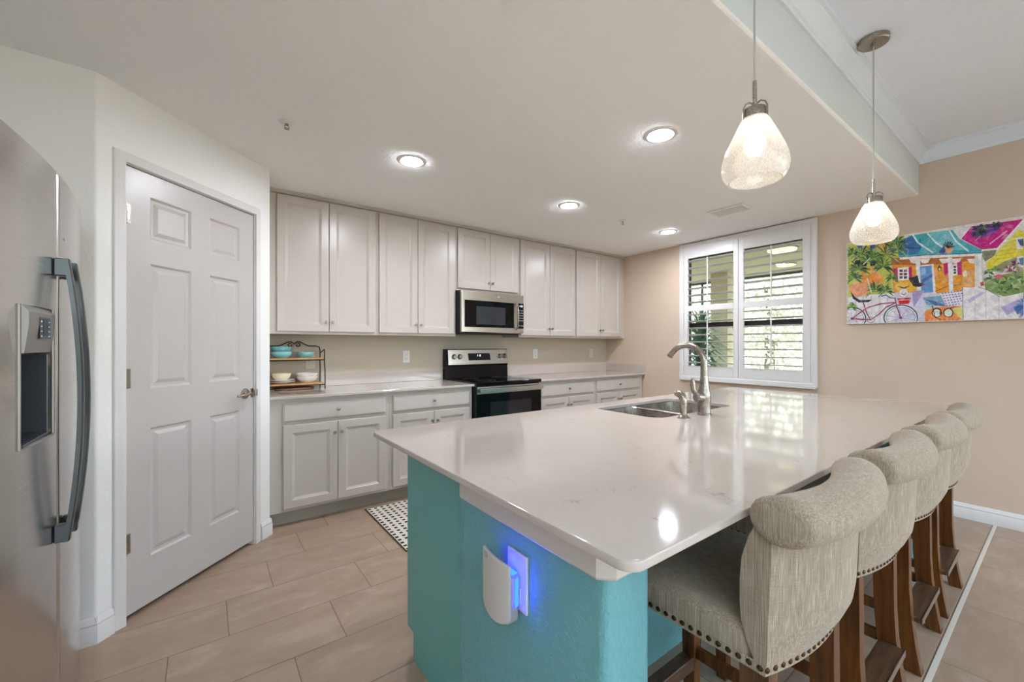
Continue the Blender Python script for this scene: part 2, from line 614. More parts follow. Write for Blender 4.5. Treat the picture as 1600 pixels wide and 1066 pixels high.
f = MB()
f.quad((XL, -3.53, 0), (0.1, -3.53, 0), (0.1, 0.1, 0), (XL, 0.1, 0))
f.quad((XL, YF, 0), (0.1, YF, 0), (0.1, -3.53, 0), (XL, -3.53, 0), mi=1)
f.box(XL, 0.0, -3.539, -3.522, -0.01, 0.0012, mi=2)
struct('floor', f, ['floor_tile_plank', 'floor_tile_square', 'grout_strip'])

c = MB()
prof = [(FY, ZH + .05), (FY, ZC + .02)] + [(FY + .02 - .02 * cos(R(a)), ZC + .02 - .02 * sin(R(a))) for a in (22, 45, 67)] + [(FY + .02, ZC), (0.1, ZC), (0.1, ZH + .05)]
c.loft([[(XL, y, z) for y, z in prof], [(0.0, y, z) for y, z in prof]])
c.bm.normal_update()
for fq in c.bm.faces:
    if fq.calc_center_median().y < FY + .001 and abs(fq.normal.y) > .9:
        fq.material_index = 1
struct('ceiling', c, ['ceiling_paint', 'fascia_light_tint'], smooth=True, ang=15)
struct('ceiling', MB().box(XL, 0.12, YF, FY, ZH, ZH + .05), 'living_ceiling_cool_cast')

struct('wall_back', MB().box(-4.24, 0.12, 0.0, 0.12, 0, ZC), 'cream_wall_paint')
w = MB()
WY0, WY1, WZ0, WZ1 = -2.435, -1.165, 0.93, 2.37      # kitchen window hole
for a in ((WY1, 0.12, 0, ZH), (WY0, WY1, 0, WZ0), (WY0, WY1, WZ1, ZH), (-5.05, WY0, 0, ZH), (-7.25, -5.05, 2.5, ZH), (YF, -7.25, 0, ZH)):
    w.box(0.0, 0.12, a[0], a[1], a[2], a[3])
struct('wall_right', w, 'beige_wall_paint')
struct('wall_left', MB().box(XL - .12, XL, YF, -1.375, 0, ZH), 'white_wall_paint')
w = MB()
for a in ((XL, -5.0, 0, ZH), (-5.0, -0.6, 2.4, ZH), (-0.6, 0.12, 0, ZH)):
    w.box(a[0], a[1], YF - .12, YF, a[2], a[3])
struct('wall_front', w, 'beige_wall_paint')

S0, S1, DH = 0.112, 0.886, 2.098      # pantry door opening
w = MB()
T = 0.11
def pw(poly, radii, z0, z1):
    w.prism(round_poly(poly, radii), z0, z1)
inA = (XL, -1.375 + T)
pw([(XL, -1.379), tuple(PA), pp(S0), pp(S0, -T), (PA.x - .045, PA.y + T), inA], [0, .02, 0, 0, 0, 0], 0, DH)
pw([pp(S1), tuple(PB), (PB.x, 0.0), (PB.x - T, 0.0), (PB.x - T, PB.y + .045), pp(S1, -T)], [0, .02, 0, 0, 0, 0], 0, DH)
pw([(XL, -1.379), tuple(PA), tuple(PB), (PB.x, 0), (PB.x - T, 0), (PB.x - T, PB.y + .045), (PA.x - .045, PA.y + T), inA], [0, .02, .02, 0, 0, 0, 0, 0], DH, ZC)
struct('wall_pantry', w, 'white_wall_paint', smooth=True, ang=25)

# crown mouldings of the living area
cp = [(0, 2.672), (.012, 2.672), (.012, 2.690), (.020, 2.697), (.020, 2.706), (.034, 2.724), (.052, 2.748), (.060, 2.753), (.060, 2.762), (.074, 2.766), (.074, ZH), (0, ZH)]
t1 = MB().loft([[(XL, FY - d, z) for d, z in cp], [(0.0, FY - d, z) for d, z in cp]])
struct('trim_1', t1, 'crown_white_cooled', smooth=True, ang=28)
t1 = MB().loft([[(-d, FY, z) for d, z in cp], [(-d, YF, z) for d, z in cp]])
struct('trim_2', t1, 'crown_white_cooled', smooth=True, ang=28)
# baseboards
bp = [(0, 0), (.016, 0), (.016, .070), (.012, .078), (.014, .086), (.009, .096), (.007, .104), (.003, .110), (0, .110)]
def baseboard(name, a, b, nrm):
    a, b, nrm = Vector(a), Vector(b), Vector(nrm)
    rr = [[(p.x + nrm.x * d, p.y + nrm.y * d, z) for d, z in bp] for p in (a, b)]
    return struct(name, MB().loft(rr), 'trim_white', smooth=True, ang=28)
baseboard('baseboard_right', (0, -0.65), (0, -5.05), (-1, 0))
baseboard('baseboard_pantry', pp(-0.006, 0), pp(S0 - .050, 0), PN)
baseboard('baseboard_pantry', pp(S1 + .050, 0), pp(PL + .006, 0), PN)
baseboard('baseboard_left', (XL, -1.379), (PA.x + .006, -1.379), (0, -1))

# ------------------------------------------------------------------ pantry door
cs = [(0.0, 0.0), (.012, .0), (.016, .003), (.016, .012), (.012, .020), (.011, .034), (.008, .044), (.004, .048), (0.0, .048)]   # (out, across from opening)
def casing():
    mb = MB()
    outer = [(S0, 0.0), (S0, DH), (S1, DH), (S1, 0.0)]
    rings = []
    for k, (s, z) in enumerate(outer):
        sx = -1 if k < 2 else 1
        ring = []
        for d, a in cs:
            x, y = pp(s + sx * a, d)
            ring.append((x, y, z + (a if k in (1, 2) else 0)))
        rings.append(ring)
    mb.loft(rings)
    return mb
struct('trim_3', casing(), 'trim_white', smooth=True, ang=28)
# jamb lining the opening
jb = MB()
for s0, s1, z0, z1 in ((S0, S0 + .004, 0, DH), (S1 - .004, S1, 0, DH), (S0, S1, DH - .003, DH)):
    a, b, c2, d2 = pp(s0, 0.001), pp(s1, 0.001), pp(s1, -T), pp(s0, -T)
    jb.prism([a, b, c2, d2], z0, z1)
a, b, c2, d2 = pp(S0, -.07), pp(S1, -.07), pp(S1, -T), pp(S0, -T)
jb.prism([a, b, c2, d2], 0, DH)
struct('trim_4', jb, 'trim_white')
DW, DZ0, DZ1 = S1 - S0 - .014, .028, DH - .007
px = ((.113, .330), (.444, .652))
pz = ((.225, .842), (1.032, 1.632), (1.750, 1.953))
mb = paneled(DW, DZ1 - DZ0, .035, [(a - .0, b, c2 - .0, d2) for a, b in px for c2, d2 in pz], [(.010, .009), (.022, .010), (.040, .003)], .002)
door = obj('door_1', mb, 'door_white', smooth=True, ang=20)
door['kind'] = 'structure'
door.location = (*pp(S0 + .007, -.038), DZ0)
door.rotation_euler = (0, 0, math.atan2(PD.y, PD.x))
for z in (1.872, 1.115, .357):
    h = MB()
    h.box(-.006, .022, -.0375, -.033, z - .045, z + .045, .001, 1)
    for q in range(5):
        h.tube([(-.004, -.041, z - .045 + q * .018 + .001), (-.004, -.041, z - .045 + q * .018 + .017)], .0062, 10)
    h.box(-.022, -.004, -.0415, -.0385, z - .045, z + .045, .001, 1)
    hh = obj('hinge', h, 'satin_nickel', door, smooth=True)
    hh.location = (0, 0, -DZ0)
dh = MB()
hz, hx = .967 - DZ0, DW - .066
rot = Matrix.Translation((hx, -.035, hz)) @ Matrix.Rotation(R(90), 4, 'X')
dh.lathe([(.032, 0), (.032, .004), (.028, .009), (.014, .012), (.011, .016), (.011, .05), (.013, .055), (.0001, .058)], 28, (0, 0, 0), rot)
dh.tube([(hx, -.078, hz), (hx - .02, -.084, hz + .002), (hx - .05, -.086, hz - .004), (hx - .08, -.083, hz - .002), (hx - .105, -.080, hz - .004)], [.011, .010, .009, .0085, .007], 12)
obj('door_handle', dh, 'satin_nickel', door, smooth=True)
lt = MB().box(DW - .022, DW + .003, -.0365, -.010, hz - .028, hz + .028, .001, 1)
lt.tube([(DW + .002, -.050, hz - .02), (DW + .002, -.050, hz + .02)], .012, 12)
obj('latch_plate', lt, 'satin_nickel', door, smooth=True)

# ------------------------------------------------------------------ cabinets
def rot_out(x, z, y=0.0):
    return Matrix.Translation((x, y, z)) @ Matrix.Rotation(R(90), 4, 'X')
def knob_mb(x, y, z):
    return MB().lathe([(.0045, 0), (.0045, .012), (.010, .016), (.0125, .021), (.011, .026), (.0001, .028)], 16, (0, 0, 0), rot_out(x, z, y))
CABP = [(.004, .003), (.020, .010), (.026, .010)]
def cab_door(parent, x0, x1, z0, z1, kx, kz, yb):
    st = .055
    mb = paneled(x1 - x0, z1 - z0, .020, [(st, x1 - x0 - st, st, z1 - z0 - st)], CABP, .004)
    d = obj('door', mb, 'cabinet_white', parent, smooth=True, ang=18)
    d.location = (x0, yb, z0)
    obj('knob', knob_mb(kx - x0, -.020, kz - z0), 'satin_nickel', d, smooth=True)
    return d
def upper(x0, x1, d0, dm, d1, z0, label, fill=0.0):
    cx = (x0 + x1) / 2
    t = thing('upper_cabinet', label, 'cabinet', (cx, -.155, z0), 0, 'white upper cabinets')
    def L(x): return x - cx
    b = MB().box(L(x0), L(x1), -.155, .152, 0, 2.412 - z0, .001, 1)
    obj('body', b, 'cabinet_white', t)
    kz = z0 + (.098 if z0 < 1.5 else .095)
    zz0 = z0 + .020
    cab_door(t, L(d0), L(dm) - .0015, zz0 - z0, 2.400 - z0, L(dm) - .024, kz - z0, -.1555)
    cab_door(t, L(dm) + .0015, L(d1), zz0 - z0, 2.400 - z0, L(dm) + .024, kz - z0, -.1555)
    return t
ZU = 1.352
upper(-4.124, -3.294, -4.046, -3.680, -3.312, ZU, 'white two-door upper cabinet above the wire rack, next to the pantry wall')
upper(-3.2935, -2.5305, -3.278, -2.926, -2.552, ZU, 'white two-door upper cabinet between the rack and the microwave')
upper(-2.530, -1.7665, -2.514, -2.140, -1.784, 1.800, 'short white two-door upper cabinet directly above the microwave')
upper(-1.766, -.9215, -1.750, -1.330, -.937, ZU, 'tall white two-door upper cabinet right beside the microwave on the window side')
upper(-.921, -.001, -.905, -.480, -.085, ZU, 'white two-door upper cabinet in the corner against the beige wall')
cm = [(0, 2.4125), (.008, 2.4125), (.012, 2.418), (.020, 2.426), (.023, 2.431), (.023, 2.4355), (0, 2.4355)]
struct('trim_5', MB().loft([[(-4.126, -.311 - d, z) for d, z in cm], [(-.0005, -.311 - d, z) for d, z in cm]]), 'cabinet_white', smooth=True, ang=25)

ZB = .8935
def base(x0, x1, d0, dm, d1, label):
    cx = (x0 + x1) / 2
    def L(x): return x - cx
    t = thing('base_cabinet', label, 'cabinet', (cx, -.30, 0), 0, 'white base cabinets')
    obj('body', MB().box(L(x0), L(x1), -.30, .298, .105, ZB, .001, 1), 'cabinet_white', t)
    obj('toe_kick', MB().box(L(x0), L(x1), -.225, .298, 0.0, .1045), 'toe_kick_grey', t)
    dw = MB()
    e = .010
    w_, h_ = d1 - d0, .132
    dw.loft([[(0, 0, 0), (w_, 0, 0), (w_, 0, h_), (0, 0, h_)], [(0, -.012, 0), (w_, -.012, 0), (w_, -.012, h_), (0, -.012, h_)], [(e, -.020, e), (w_ - e, -.020, e), (w_ - e, -.020, h_ - e), (e, -.020, h_ - e)]])
    d = obj('drawer', dw, 'cabinet_white', t, smooth=True, ang=18)
    d.location = (L(d0), -.3005, .732)
    obj('knob', knob_mb(w_ / 2, -.020, h_ / 2), 'satin_nickel', d, smooth=True)
    cab_door(t, L(d0), L(dm) - .0015, .128, .708, L(dm) - .024, .627, -.3005)
    cab_door(t, L(dm) + .0015, L(d1), .128, .708, L(dm) + .024, .627, -.3005)
base(-4.124, -3.2935, -4.043, -3.685, -3.321, 'white base cabinet with drawer under the wire rack, beside the pantry door')
base(-3.293, -2.5225, -3.266, -2.905, -2.553, 'white base cabinet on the near side of the range, partly hidden by the island corner')
base(-1.7435, -.8995, -1.707, -1.318, -.925, 'white base cabinet on the window side of the range')
base(-.899, -.012, -.872, -.480, -.082, 'white base cabinet at the end of the run by the beige wall')

def counter(name, label, x0, x1, parts):
    t = thing(name, label, 'countertop', ((x0 + x1) / 2, -.32, .894))
    cx = (x0 + x1) / 2
    obj('slab', MB().box(x0 - cx, x1 - cx, -.325, .318, 0, .020, .003, 2), 'quartz', t)
    for p, lb_ in parts:
        px_, py_ = (p[0] + p[1]) / 2, (p[2] + p[3]) / 2
        hx_, hy_ = (p[1] - p[0]) / 2, (p[3] - p[2]) / 2
        o = obj('backsplash', MB().box(-hx_, hx_, -hy_, hy_, 0, .102, .002, 1), 'quartz', None, False, (px_, py_, .9142))
        tag(o, lb_, 'backsplash')
counter('countertop', 'speckled white stone countertop left of the range with the wire rack on it', -4.124, -2.519, [((-4.124, -2.519, -.022, -.002), 'long low stone backsplash strip behind the wire rack and left countertop')])
counter('countertop', 'bare speckled stone countertop between the range and the beige wall', -1.748, -.002, [((-1.748, -.002, -.022, -.002), 'low stone backsplash strip along the cream wall past the range'), ((-.022, -.002, -.642, -.0225), 'short stone side splash against the beige wall at the counter end')])

# ------------------------------------------------------------------ wall outlets
def outlet(name, label, x, z, style='duplex'):
    t = thing(name, label, 'outlet', (x, -.001, z), 0)
    obj('cover_plate', MB().box(-.036, .036, -.006, 0, -.058, .058, .002, 2), 'cream_plate_plastic' if style == 'painted' else 'plastic_white', t)
    if style == 'painted':
        obj('switch_toggle', MB().box(-.014, .014, -.010, -.006, -.03, .03, .002, 1), 'cream_plate_plastic', t)
        return
    for s in (-1, 1):
        sk = MB().box(-.017, .017, -.009, -.006, s * .021 - .015, s * .021 + .015, .004, 2)
        o = obj('socket', sk, 'plastic_white', t)
        sl = MB()
        for a in (-.006, .006):
            sl.box(a - .001, a + .001, -.0096, -.009, s * .021 - .003, s * .021 + .006)
        sl.box(-.002, .002, -.0096, -.009, s * .021 - .010, s * .021 - .006)
        obj('slot', sl, 'lens_grey', o)
outlet('wall_outlet', 'white wall outlet between the wire rack and the range', -2.904, 1.155)
outlet('wall_outlet', 'white wall outlet just past the range above the bare countertop', -1.278, 1.160)
outlet('wall_switch', 'cream switch plate near the beige wall corner above the countertop', -.310, 1.157, 'painted')
outlet('wall_outlet', 'cream plate on the wall behind the wire rack', -3.756, 1.125, 'painted')

# ------------------------------------------------------------------ range
rg = thing('range', 'freestanding stainless steel and black glass electric range', 'stove', (-2.133, -.34, 0))
RW = .378
obj('body', MB().box(-RW, RW, -.300, .335, .06, .893, .004, 1), 'black_plastic', rg)
obj('base_feet', MB().box(-RW + .02, RW - .02, -.24, .33, 0.0, .06), 'black_plastic', rg)
ck = MB().box(-.382, .382, -.335, .30, .896, .928, .007, 3)
ck = obj('cooktop', ck, 'black_glass', rg, smooth=True, wn_=True)
for bx, by, br in ((-.19, -.17, .105), (.19, -.17, .085), (-.19, .10, .075), (.19, .10, .10)):
    for r_ in (br, br * .62):
        bn = MB()
        bn.lathe([(r_ - .0012, .9283), (r_ + .0012, .9283), (r_ + .0012, .9286), (r_ - .0012, .9286), (r_ - .0012, .9283)], 40, (bx, by, 0), caps=False)
        obj('burner_ring', bn, 'lens_grey', ck)
bg = MB()
yz = [(.300, .905), (.245, .905), (.252, 1.05), (.240, 1.055), (.255, 1.224), (.335, 1.224), (.335, .905)]
bg.loft([[(-RW, y, z) for y, z in yz], [(RW, y, z) for y, z in yz]])
obj('backguard', bg, 'black_glass', rg)
def tilt(z): return .240 + (z - 1.055) / .169 * .015
cpn = MB()
for a, b, y in ((.003, .003, -.008), ):
    cpn.loft([[(-RW + .012, tilt(1.065) - .001, 1.065), (RW - .004, tilt(1.065) - .001, 1.065), (RW - .004, tilt(1.217) - .001, 1.217), (-RW + .012, tilt(1.217) - .001, 1.217)],
              [(-RW + .012, tilt(1.065) - .007, 1.065), (RW - .004, tilt(1.065) - .007, 1.065), (RW - .004, tilt(1.217) - .007, 1.217), (-RW + .012, tilt(1.217) - .007, 1.217)]])
cp_ = obj('control_panel', cpn, 'stainless', rg)
dp = MB().loft([[(-.128, tilt(1.105) - .0072, 1.105), (.145, tilt(1.105) - .0072, 1.105), (.135, tilt(1.180) - .0072, 1.180), (-.135, tilt(1.180) - .0072, 1.180)],
                [(-.128, tilt(1.105) - .010, 1.105), (.145, tilt(1.105) - .010, 1.105), (.135, tilt(1.180) - .010, 1.180), (-.135, tilt(1.180) - .010, 1.180)]])
obj('display', dp, 'display_black', cp_)
SEG = {'0': (171, 205, 239), '1': 'bc', '2': 'abged', '3': 'abgcd', '4': 'fgbc', '5': 'afgcd', '7': 'abc', '8': 'abcdefg', '9': 'abcdfg', '6': 'afgedc', ':': ':'}
def digits(mb, txt, x, y, z, h, slope=0.0):
    w_ = h * .5
    t_ = h * .13
    for ch in txt:
        def bar(a0, a1, b0, b1):
            yy = y + slope * (b0 + b1) / 2
            mb.box(x + a0, x + a1, yy - .0006, yy, z + b0, z + b1)
        if ch == ':':
            bar(0, t_, h * .25, h * .25 + t_); bar(0, t_, h * .65, h * .65 + t_)
            x += t_ * 2.2
            continue
        s_ = SEG[ch]
        if 'a' in s_: bar(0, w_, h - t_, h)
        if 'd' in s_: bar(0, w_, 0, t_)
        if 'g' in s_: bar(0, w_, h / 2 - t_ / 2, h / 2 + t_ / 2)
        if 'f' in s_: bar(0, t_, h / 2, h)
        if 'e' in s_: bar(0, t_, 0, h / 2)
        if 'b' in s_: bar(w_ - t_, w_, h / 2, h)
        if 'c' in s_: bar(w_ - t_, w_, 0, h / 2)
        x += w_ * 1.45
    return mb
obj('clock_digits', digits(MB(), '1:08', -.028, tilt(1.150) - .0101, 1.146, .020, .088), 'clock_digits', cp_)
for kx in (-.298, -.232, .266, .334):
    kb = MB().lathe([(.027, 0), (.027, .004), (.023, .008), (.021, .024), (.019, .028), (.0001, .0285)], 28, (0, 0, 0), rot_out(kx, 1.146, tilt(1.146) - .007))
    kb.box(kx - .004, kx + .004, tilt(1.146) - .044, tilt(1.146) - .034, 1.128, 1.164, .002, 1)
    obj('knob', kb, 'brushed_nickel', rg, smooth=True)
od = obj('oven_door', MB().box(-RW, RW, -.332, -.3005, .215, .885, .004, 2), 'black_glass', rg)
obj('door_top_strip', MB().box(-RW, RW, -.336, -.3325, .822, .886, .001, 1), 'stainless', od)
hd = MB().box(-.362, .372, -.378, -.366, .834, .874, .005, 2)
for s in (-.33, .33):
    hd.box(s - .014, s + .014, -.367, -.3362, .842, .866, .002, 1)
obj('handle', hd, 'stainless', od, smooth=True, wn_=True)
obj('window', MB().box(-.235, .25, -.3335, -.3325, .40, .742), 'oven_window_glass', od)
obj('drawer', MB().box(-RW, RW, -.330, -.3005, .065, .205, .004, 2), 'black_plastic', rg)

# ------------------------------------------------------------------ microwave
mw = thing('microwave', 'stainless steel over-the-range microwave with black glass door', 'microwave', (-2.140, -.20, 1.383))
MX0, MX1 = -.384, .370
obj('body', MB().box(MX0, MX1, -.175, .195, 0, .412, .003, 1), 'black_plastic', mw)
fr = MB().box(MX0 + .002, MX1 - .002, -.212, -.1755, .004, .410, .010, 3)
fr = obj('front_frame', fr, 'stainless', mw, smooth=True, wn_=True)
dg = obj('door', MB().box(MX0 + .035, .235, -.2155, -.2122, .058, .318, .004, 2), 'black_glass', mw)
obj('window', MB().box(MX0 + .165, .125, -.2162, -.2156, .085, .262), 'microwave_window_glass', dg)
hm = MB()
hm.tube([(.262, -.214, .045), (.259, -.246, .075), (.257, -.256, .13), (.256, -.260, .185), (.257, -.256, .24), (.259, -.246, .295), (.262, -.214, .325)], .0125, 12, flat=.75)
obj('handle', hm, 'brushed_nickel', dg, smooth=True)
kp = obj('control_panel', MB().box(.285, .362, -.2155, -.2122, .055, .318, .002, 1), 'display_black', mw)
obj('clock_digits', digits(MB(), '1:08', .306, -.2157, .282, .016), 'clock_digits', kp)
bt = MB()
for rr_ in range(7):
    if rr_ in (1,):
        continue
    for cc in range(3):
        bt.box(.296 + cc * .022, .307 + cc * .022, -.2161, -.2157, .082 + rr_ * .0265, .0875 + rr_ * .0265)
obj('keypad_marks', bt, 'panel_marks', kp)
lg = MB()
lg.lathe([(.010, 0), (.0118, 0), (.0118, .0008), (.010, .0008), (.010, 0)], 24, (0, 0, 0), rot_out(.045, .368, -.2122), caps=False)
lg.box(.039, .051, -.2130, -.2122, .3665, .3695)
obj('badge', lg, 'plastic_white', fr)
obj('vent_grille', MB().box(MX0 + .03, MX1 - .03, -.150, .15, -.010, -.0005, .002, 1), 'black_plastic', mw)

# ------------------------------------------------------------------ window, shutters
wf = MB()
for a in ((.045, .085, WY0, WY0 + .045, WZ0, WZ1), (.045, .085, WY1 - .045, WY1, WZ0, WZ1), (.045, .085, WY0 + .045, WY1 - .045, WZ1 - .112, WZ1), (.045, .085, WY0 + .045, WY1 - .045, WZ0, WZ0 + .05), (.048, .082, WY0 + .045, WY1 - .045, 1.462, 1.518), (.040, .09, -1.795, -1.765, WZ0 + .05, WZ1 - .112)):
    wf.box(*a, .002, 1)
win = struct('window_1', wf, 'bronze_frame')
obj('glass', MB().box(.063, .067, WY0 + .02, WY1 - .02, WZ0 + .02, WZ1 - .02), 'pane_glass', win)
sf = MB()
fr_p = [(-.001, 0.0), (-.030, 0.0), (-.034, .004), (-.034, .030), (-.028, .036), (-.028, .048), (-.001, .048)]
rings = []
FY0, FY1, FZ0, FZ1 = -2.479, -1.127, .879, 2.423
for y, z, sy, sz in ((FY1, FZ0, -1, 1), (FY1, FZ1, -1, -1), (FY0, FZ1, 1, -1), (FY0, FZ0, 1, 1)):
    rings.append([(x, y + sy * d, z + sz * d) for x, d in fr_p])
rings.append(rings[0])
sf.loft(rings, True, False, False)
sf.box(-.050, -.001, FY0 + .012, FY1 - .012, FZ0 - .012, FZ0 - .001, .002, 1)
sfr = struct('trim_6', sf, 'trim_white', smooth=True, ang=25)
def shutter(y0, y1, o0, o1, label, drop):
    """y1 > y0; opening o0..o1"""
    yc = (y0 + y1) / 2
    t = thing('plantation_shutter', label, 'window shutter', (-.014, yc, .927), 0, 'window shutter panels')
    zz = 2.376 - .927
    p = MB()
    def L(y): return y - yc
    Z = [(0, 1.030 - .927), (1.650 - .927, 1.712 - .927), (2.256 - .927, zz)]
    p.box(-.012, .012, L(y0), L(o0), 0, zz, .002, 1)
    p.box(-.012, .012, L(o1), L(y1), 0, zz, .002, 1)
    for a, b in Z:
        p.box(-.012, .012, L(o0) + .0002, L(o1) - .0002, a, b, .002, 1)
    obj('frame', p, 'trim_white', t)
    for z0, z1 in ((1.030 - .927, 1.650 - .927), (1.712 - .927, 2.256 - .927)):
        n = round((z1 - z0) / .0735)
        lv = MB()
        st = (z1 - z0) / n
        for k in range(n):
            z = z0 + st * (k + .5)
            ring0 = []
            for q in range(12):
                a = 2 * pi * q / 12
                x_, z_ = .037 * cos(a), .0052 * sin(a)
                ca, sa = cos(R(-8)), sin(R(-8))
                ring0.append((x_ * ca - z_ * sa, x_ * sa + z_ * ca))
            lv.loft([[(x_, L(o0) + .002, z + z_) for x_, z_ in ring0], [(x_, L(o1) - .002, z + z_) for x_, z_ in ring0]])
        obj('louvers', lv, 'trim_white', t, smooth=True)
        rod = MB().box(-.052, -.042, -.006 + drop, .006 + drop, z0 + st * .35, z1 - st * .30, .002, 1)
        obj('tilt_rod', rod, 'trim_white', t)
    for z in (.12, zz / 2, zz - .12):
        yy = L(y1) - .004 if drop > 0 else L(y0) + .004
        hg = MB()
        hg.box(-.018, -.0122, yy - .006, yy + .006, z - .03, z + .03, .001, 1)
        obj('hinge', hg, 'trim_white', t)
shutter(-1.786, -1.178, -1.738, -1.232, 'white louvered shutter panel on the side nearer the corner cabinets', .005)
shutter(-2.428, -1.790, -2.366, -1.842, 'white louvered shutter panel on the side nearer the beach house painting', -.004)

# ------------------------------------------------------------------ ceiling fittings
def downlight(x, y, label):
    t = thing('recessed_light', label, 'ceiling light', (x, y, ZC), 0, 'recessed kitchen ceiling lights')
    obj('trim_ring', MB().lathe([(.062, -.004), (.070, -.009), (.088, -.0065), (.093, -.0005), (.062, -.0005), (.062, -.004)], 40, caps=False), 'plastic_white', t, smooth=True)
    obj('lens', MB().lathe([(.0001, -.0065), (.061, -.0055), (.061, -.0015), (.0001, -.0015)], 36), 'downlight_lens', t)
downlight(-3.425, -1.368, 'lit recessed ceiling light in front of the upper cabinets near the pantry')
downlight(-2.448, -2.498, 'lit recessed ceiling light above the island, nearest the hanging pendants')
downlight(-2.029, -1.350, 'lit recessed ceiling light in front of the microwave')
downlight(-.640, -1.375, 'lit recessed ceiling light beside the shuttered window')
def sprinkler(x, y, label):
    t = thing('fire_sprinkler', label, 'sprinkler', (x, y, ZC), 0, 'ceiling fire sprinklers')
    obj('escutcheon', MB().lathe([(.034, -.0005), (.036, -.003), (.028, -.008), (.014, -.010), (.0001, -.010)], 28), 'plastic_white', t, smooth=True)
    h = MB().lathe([(.008, -.010), (.008, -.018), (.0001, -.018)], 14)
    for s in (-1, 1):
        h.tube([(s * .006, 0, -.017), (s * .011, 0, -.024), (s * .003, 0, -.034)], .002, 8)
    obj('frame', h, 'satin_nickel', t, smooth=True)
    d = MB().lathe([(.0001, -.034), (.013, -.034), (.013, -.0355), (.0001, -.0355)], 18)
    obj('deflector', d, 'satin_nickel', t)
sprinkler(-4.132, -1.409, 'small ceiling fire sprinkler above the pantry door side')
sprinkler(-1.320, -1.339, 'small ceiling fire sprinkler between the two recessed lights by the window')
vt = thing('air_vent', 'white ceiling air vent in front of the shuttered window', 'vent', (-.832, -2.090, ZC))
v = MB()
for a in ((-.10, -.072, -.155, .155), (.072, .10, -.155, .155), (-.072, .072, -.155, -.125), (-.072, .072, .125, .155)):
    v.box(a[0], a[1], a[2], a[3], -.010, -.0005, .003, 1)
obj('frame', v, 'plastic_white', vt)
v = MB()
for k in range(8):
    x = -.063 + k * .018
    v.box(-.009, .009, -.124, .124, -.001, .001, mat=Matrix.Translation((x, 0, -.010)) @ Matrix.Rotation(R(38), 4, 'Y'))
obj('louvers', v, 'plastic_white', vt)
obj('duct', MB().box(-.071, .071, -.124, .124, -.002, -.0008), 'lens_grey', vt)

# ------------------------------------------------------------------ pendants
def pendant(x, y, label):
    t = thing('pendant_light', label, 'pendant light', (x, y, ZH), 0, 'crackle glass pendants over the island')
    cn = obj('canopy', MB().lathe([(.062, -.0005), (.062, -.020), (.058, -.024), (.010, -.024), (.009, -.036), (.0001, -.036)], 40), 'brushed_nickel', t, smooth=True)
    for s in (-1, 1):
        sc = MB().lathe([(.005, -.024), (.005, -.027), (.0001, -.029)], 12, (s * .036, s * .012, 0))
        obj('screw', sc, 'satin_nickel', cn, smooth=True)
    zt = 1.968 - ZH
    obj('cord', MB().tube([(0, 0, -.03), (.0008, .0006, -.25), (-.0008, 0, -.5), (0, 0, zt + .115)], .0032, 8), 'cord_grey', t, smooth=True)
    obj('stem', MB().lathe([(.0001, zt + .118), (.0058, zt + .118), (.0065, zt + .05), (.008, zt + .048), (.008, zt + .03), (.0001, zt + .03)], 16), 'brushed_nickel', t, smooth=True)
    cap = MB().lathe([(.0001, zt + .030), (.031, zt + .030), (.033, zt + .027), (.033, zt - .004), (.0001, zt - .004)], 32)
    cap = obj('socket_cap', cap, 'brushed_nickel', t, smooth=True)
    for k in range(3):
        a = 2 * pi * k / 3 + .5
        ar = MB()
        ar.tube([(r_ * cos(a), r_ * sin(a), zt + z_) for r_, z_ in ((.006, .046), (.018, .050), (.030, .043), (.0365, .028), (.0365, -.004))], .0026, 8)
        obj('bracket', ar, 'satin_nickel', cap, smooth=True)
    outp = [(.036, 0), (.043, -.012), (.056, -.040), (.070, -.070), (.083, -.100), (.0915, -.128), (.0935, -.148), (.090, -.168), (.081, -.184), (.073, -.192)]
    inp = [(r_ - .004, z_ + (.0 if z_ > -.19 else .001)) for r_, z_ in reversed(outp)]
    sh = MB().lathe([(r_, zt + z_) for r_, z_ in outp + inp + [outp[0]]], 56, caps=False)
    obj('glass_shade', sh, 'crackle_glass', t, smooth=True)
    b = MB().lathe([(.0001, zt - .115), (.016, zt - .110), (.0275, zt - .092), (.030, zt - .078), (.026, zt - .058), (.016, zt - .036), (.013, zt - .02), (.0001, zt - .012)], 24)
    obj('bulb', b, 'bulb_glow', t, smooth=True)
pendant(-3.110, -3.272, 'larger-looking pendant of crackled glass nearer the camera over the island')
pendant(-1.828, -3.272, 'smaller-looking pendant of crackled glass hanging before the beach house painting')

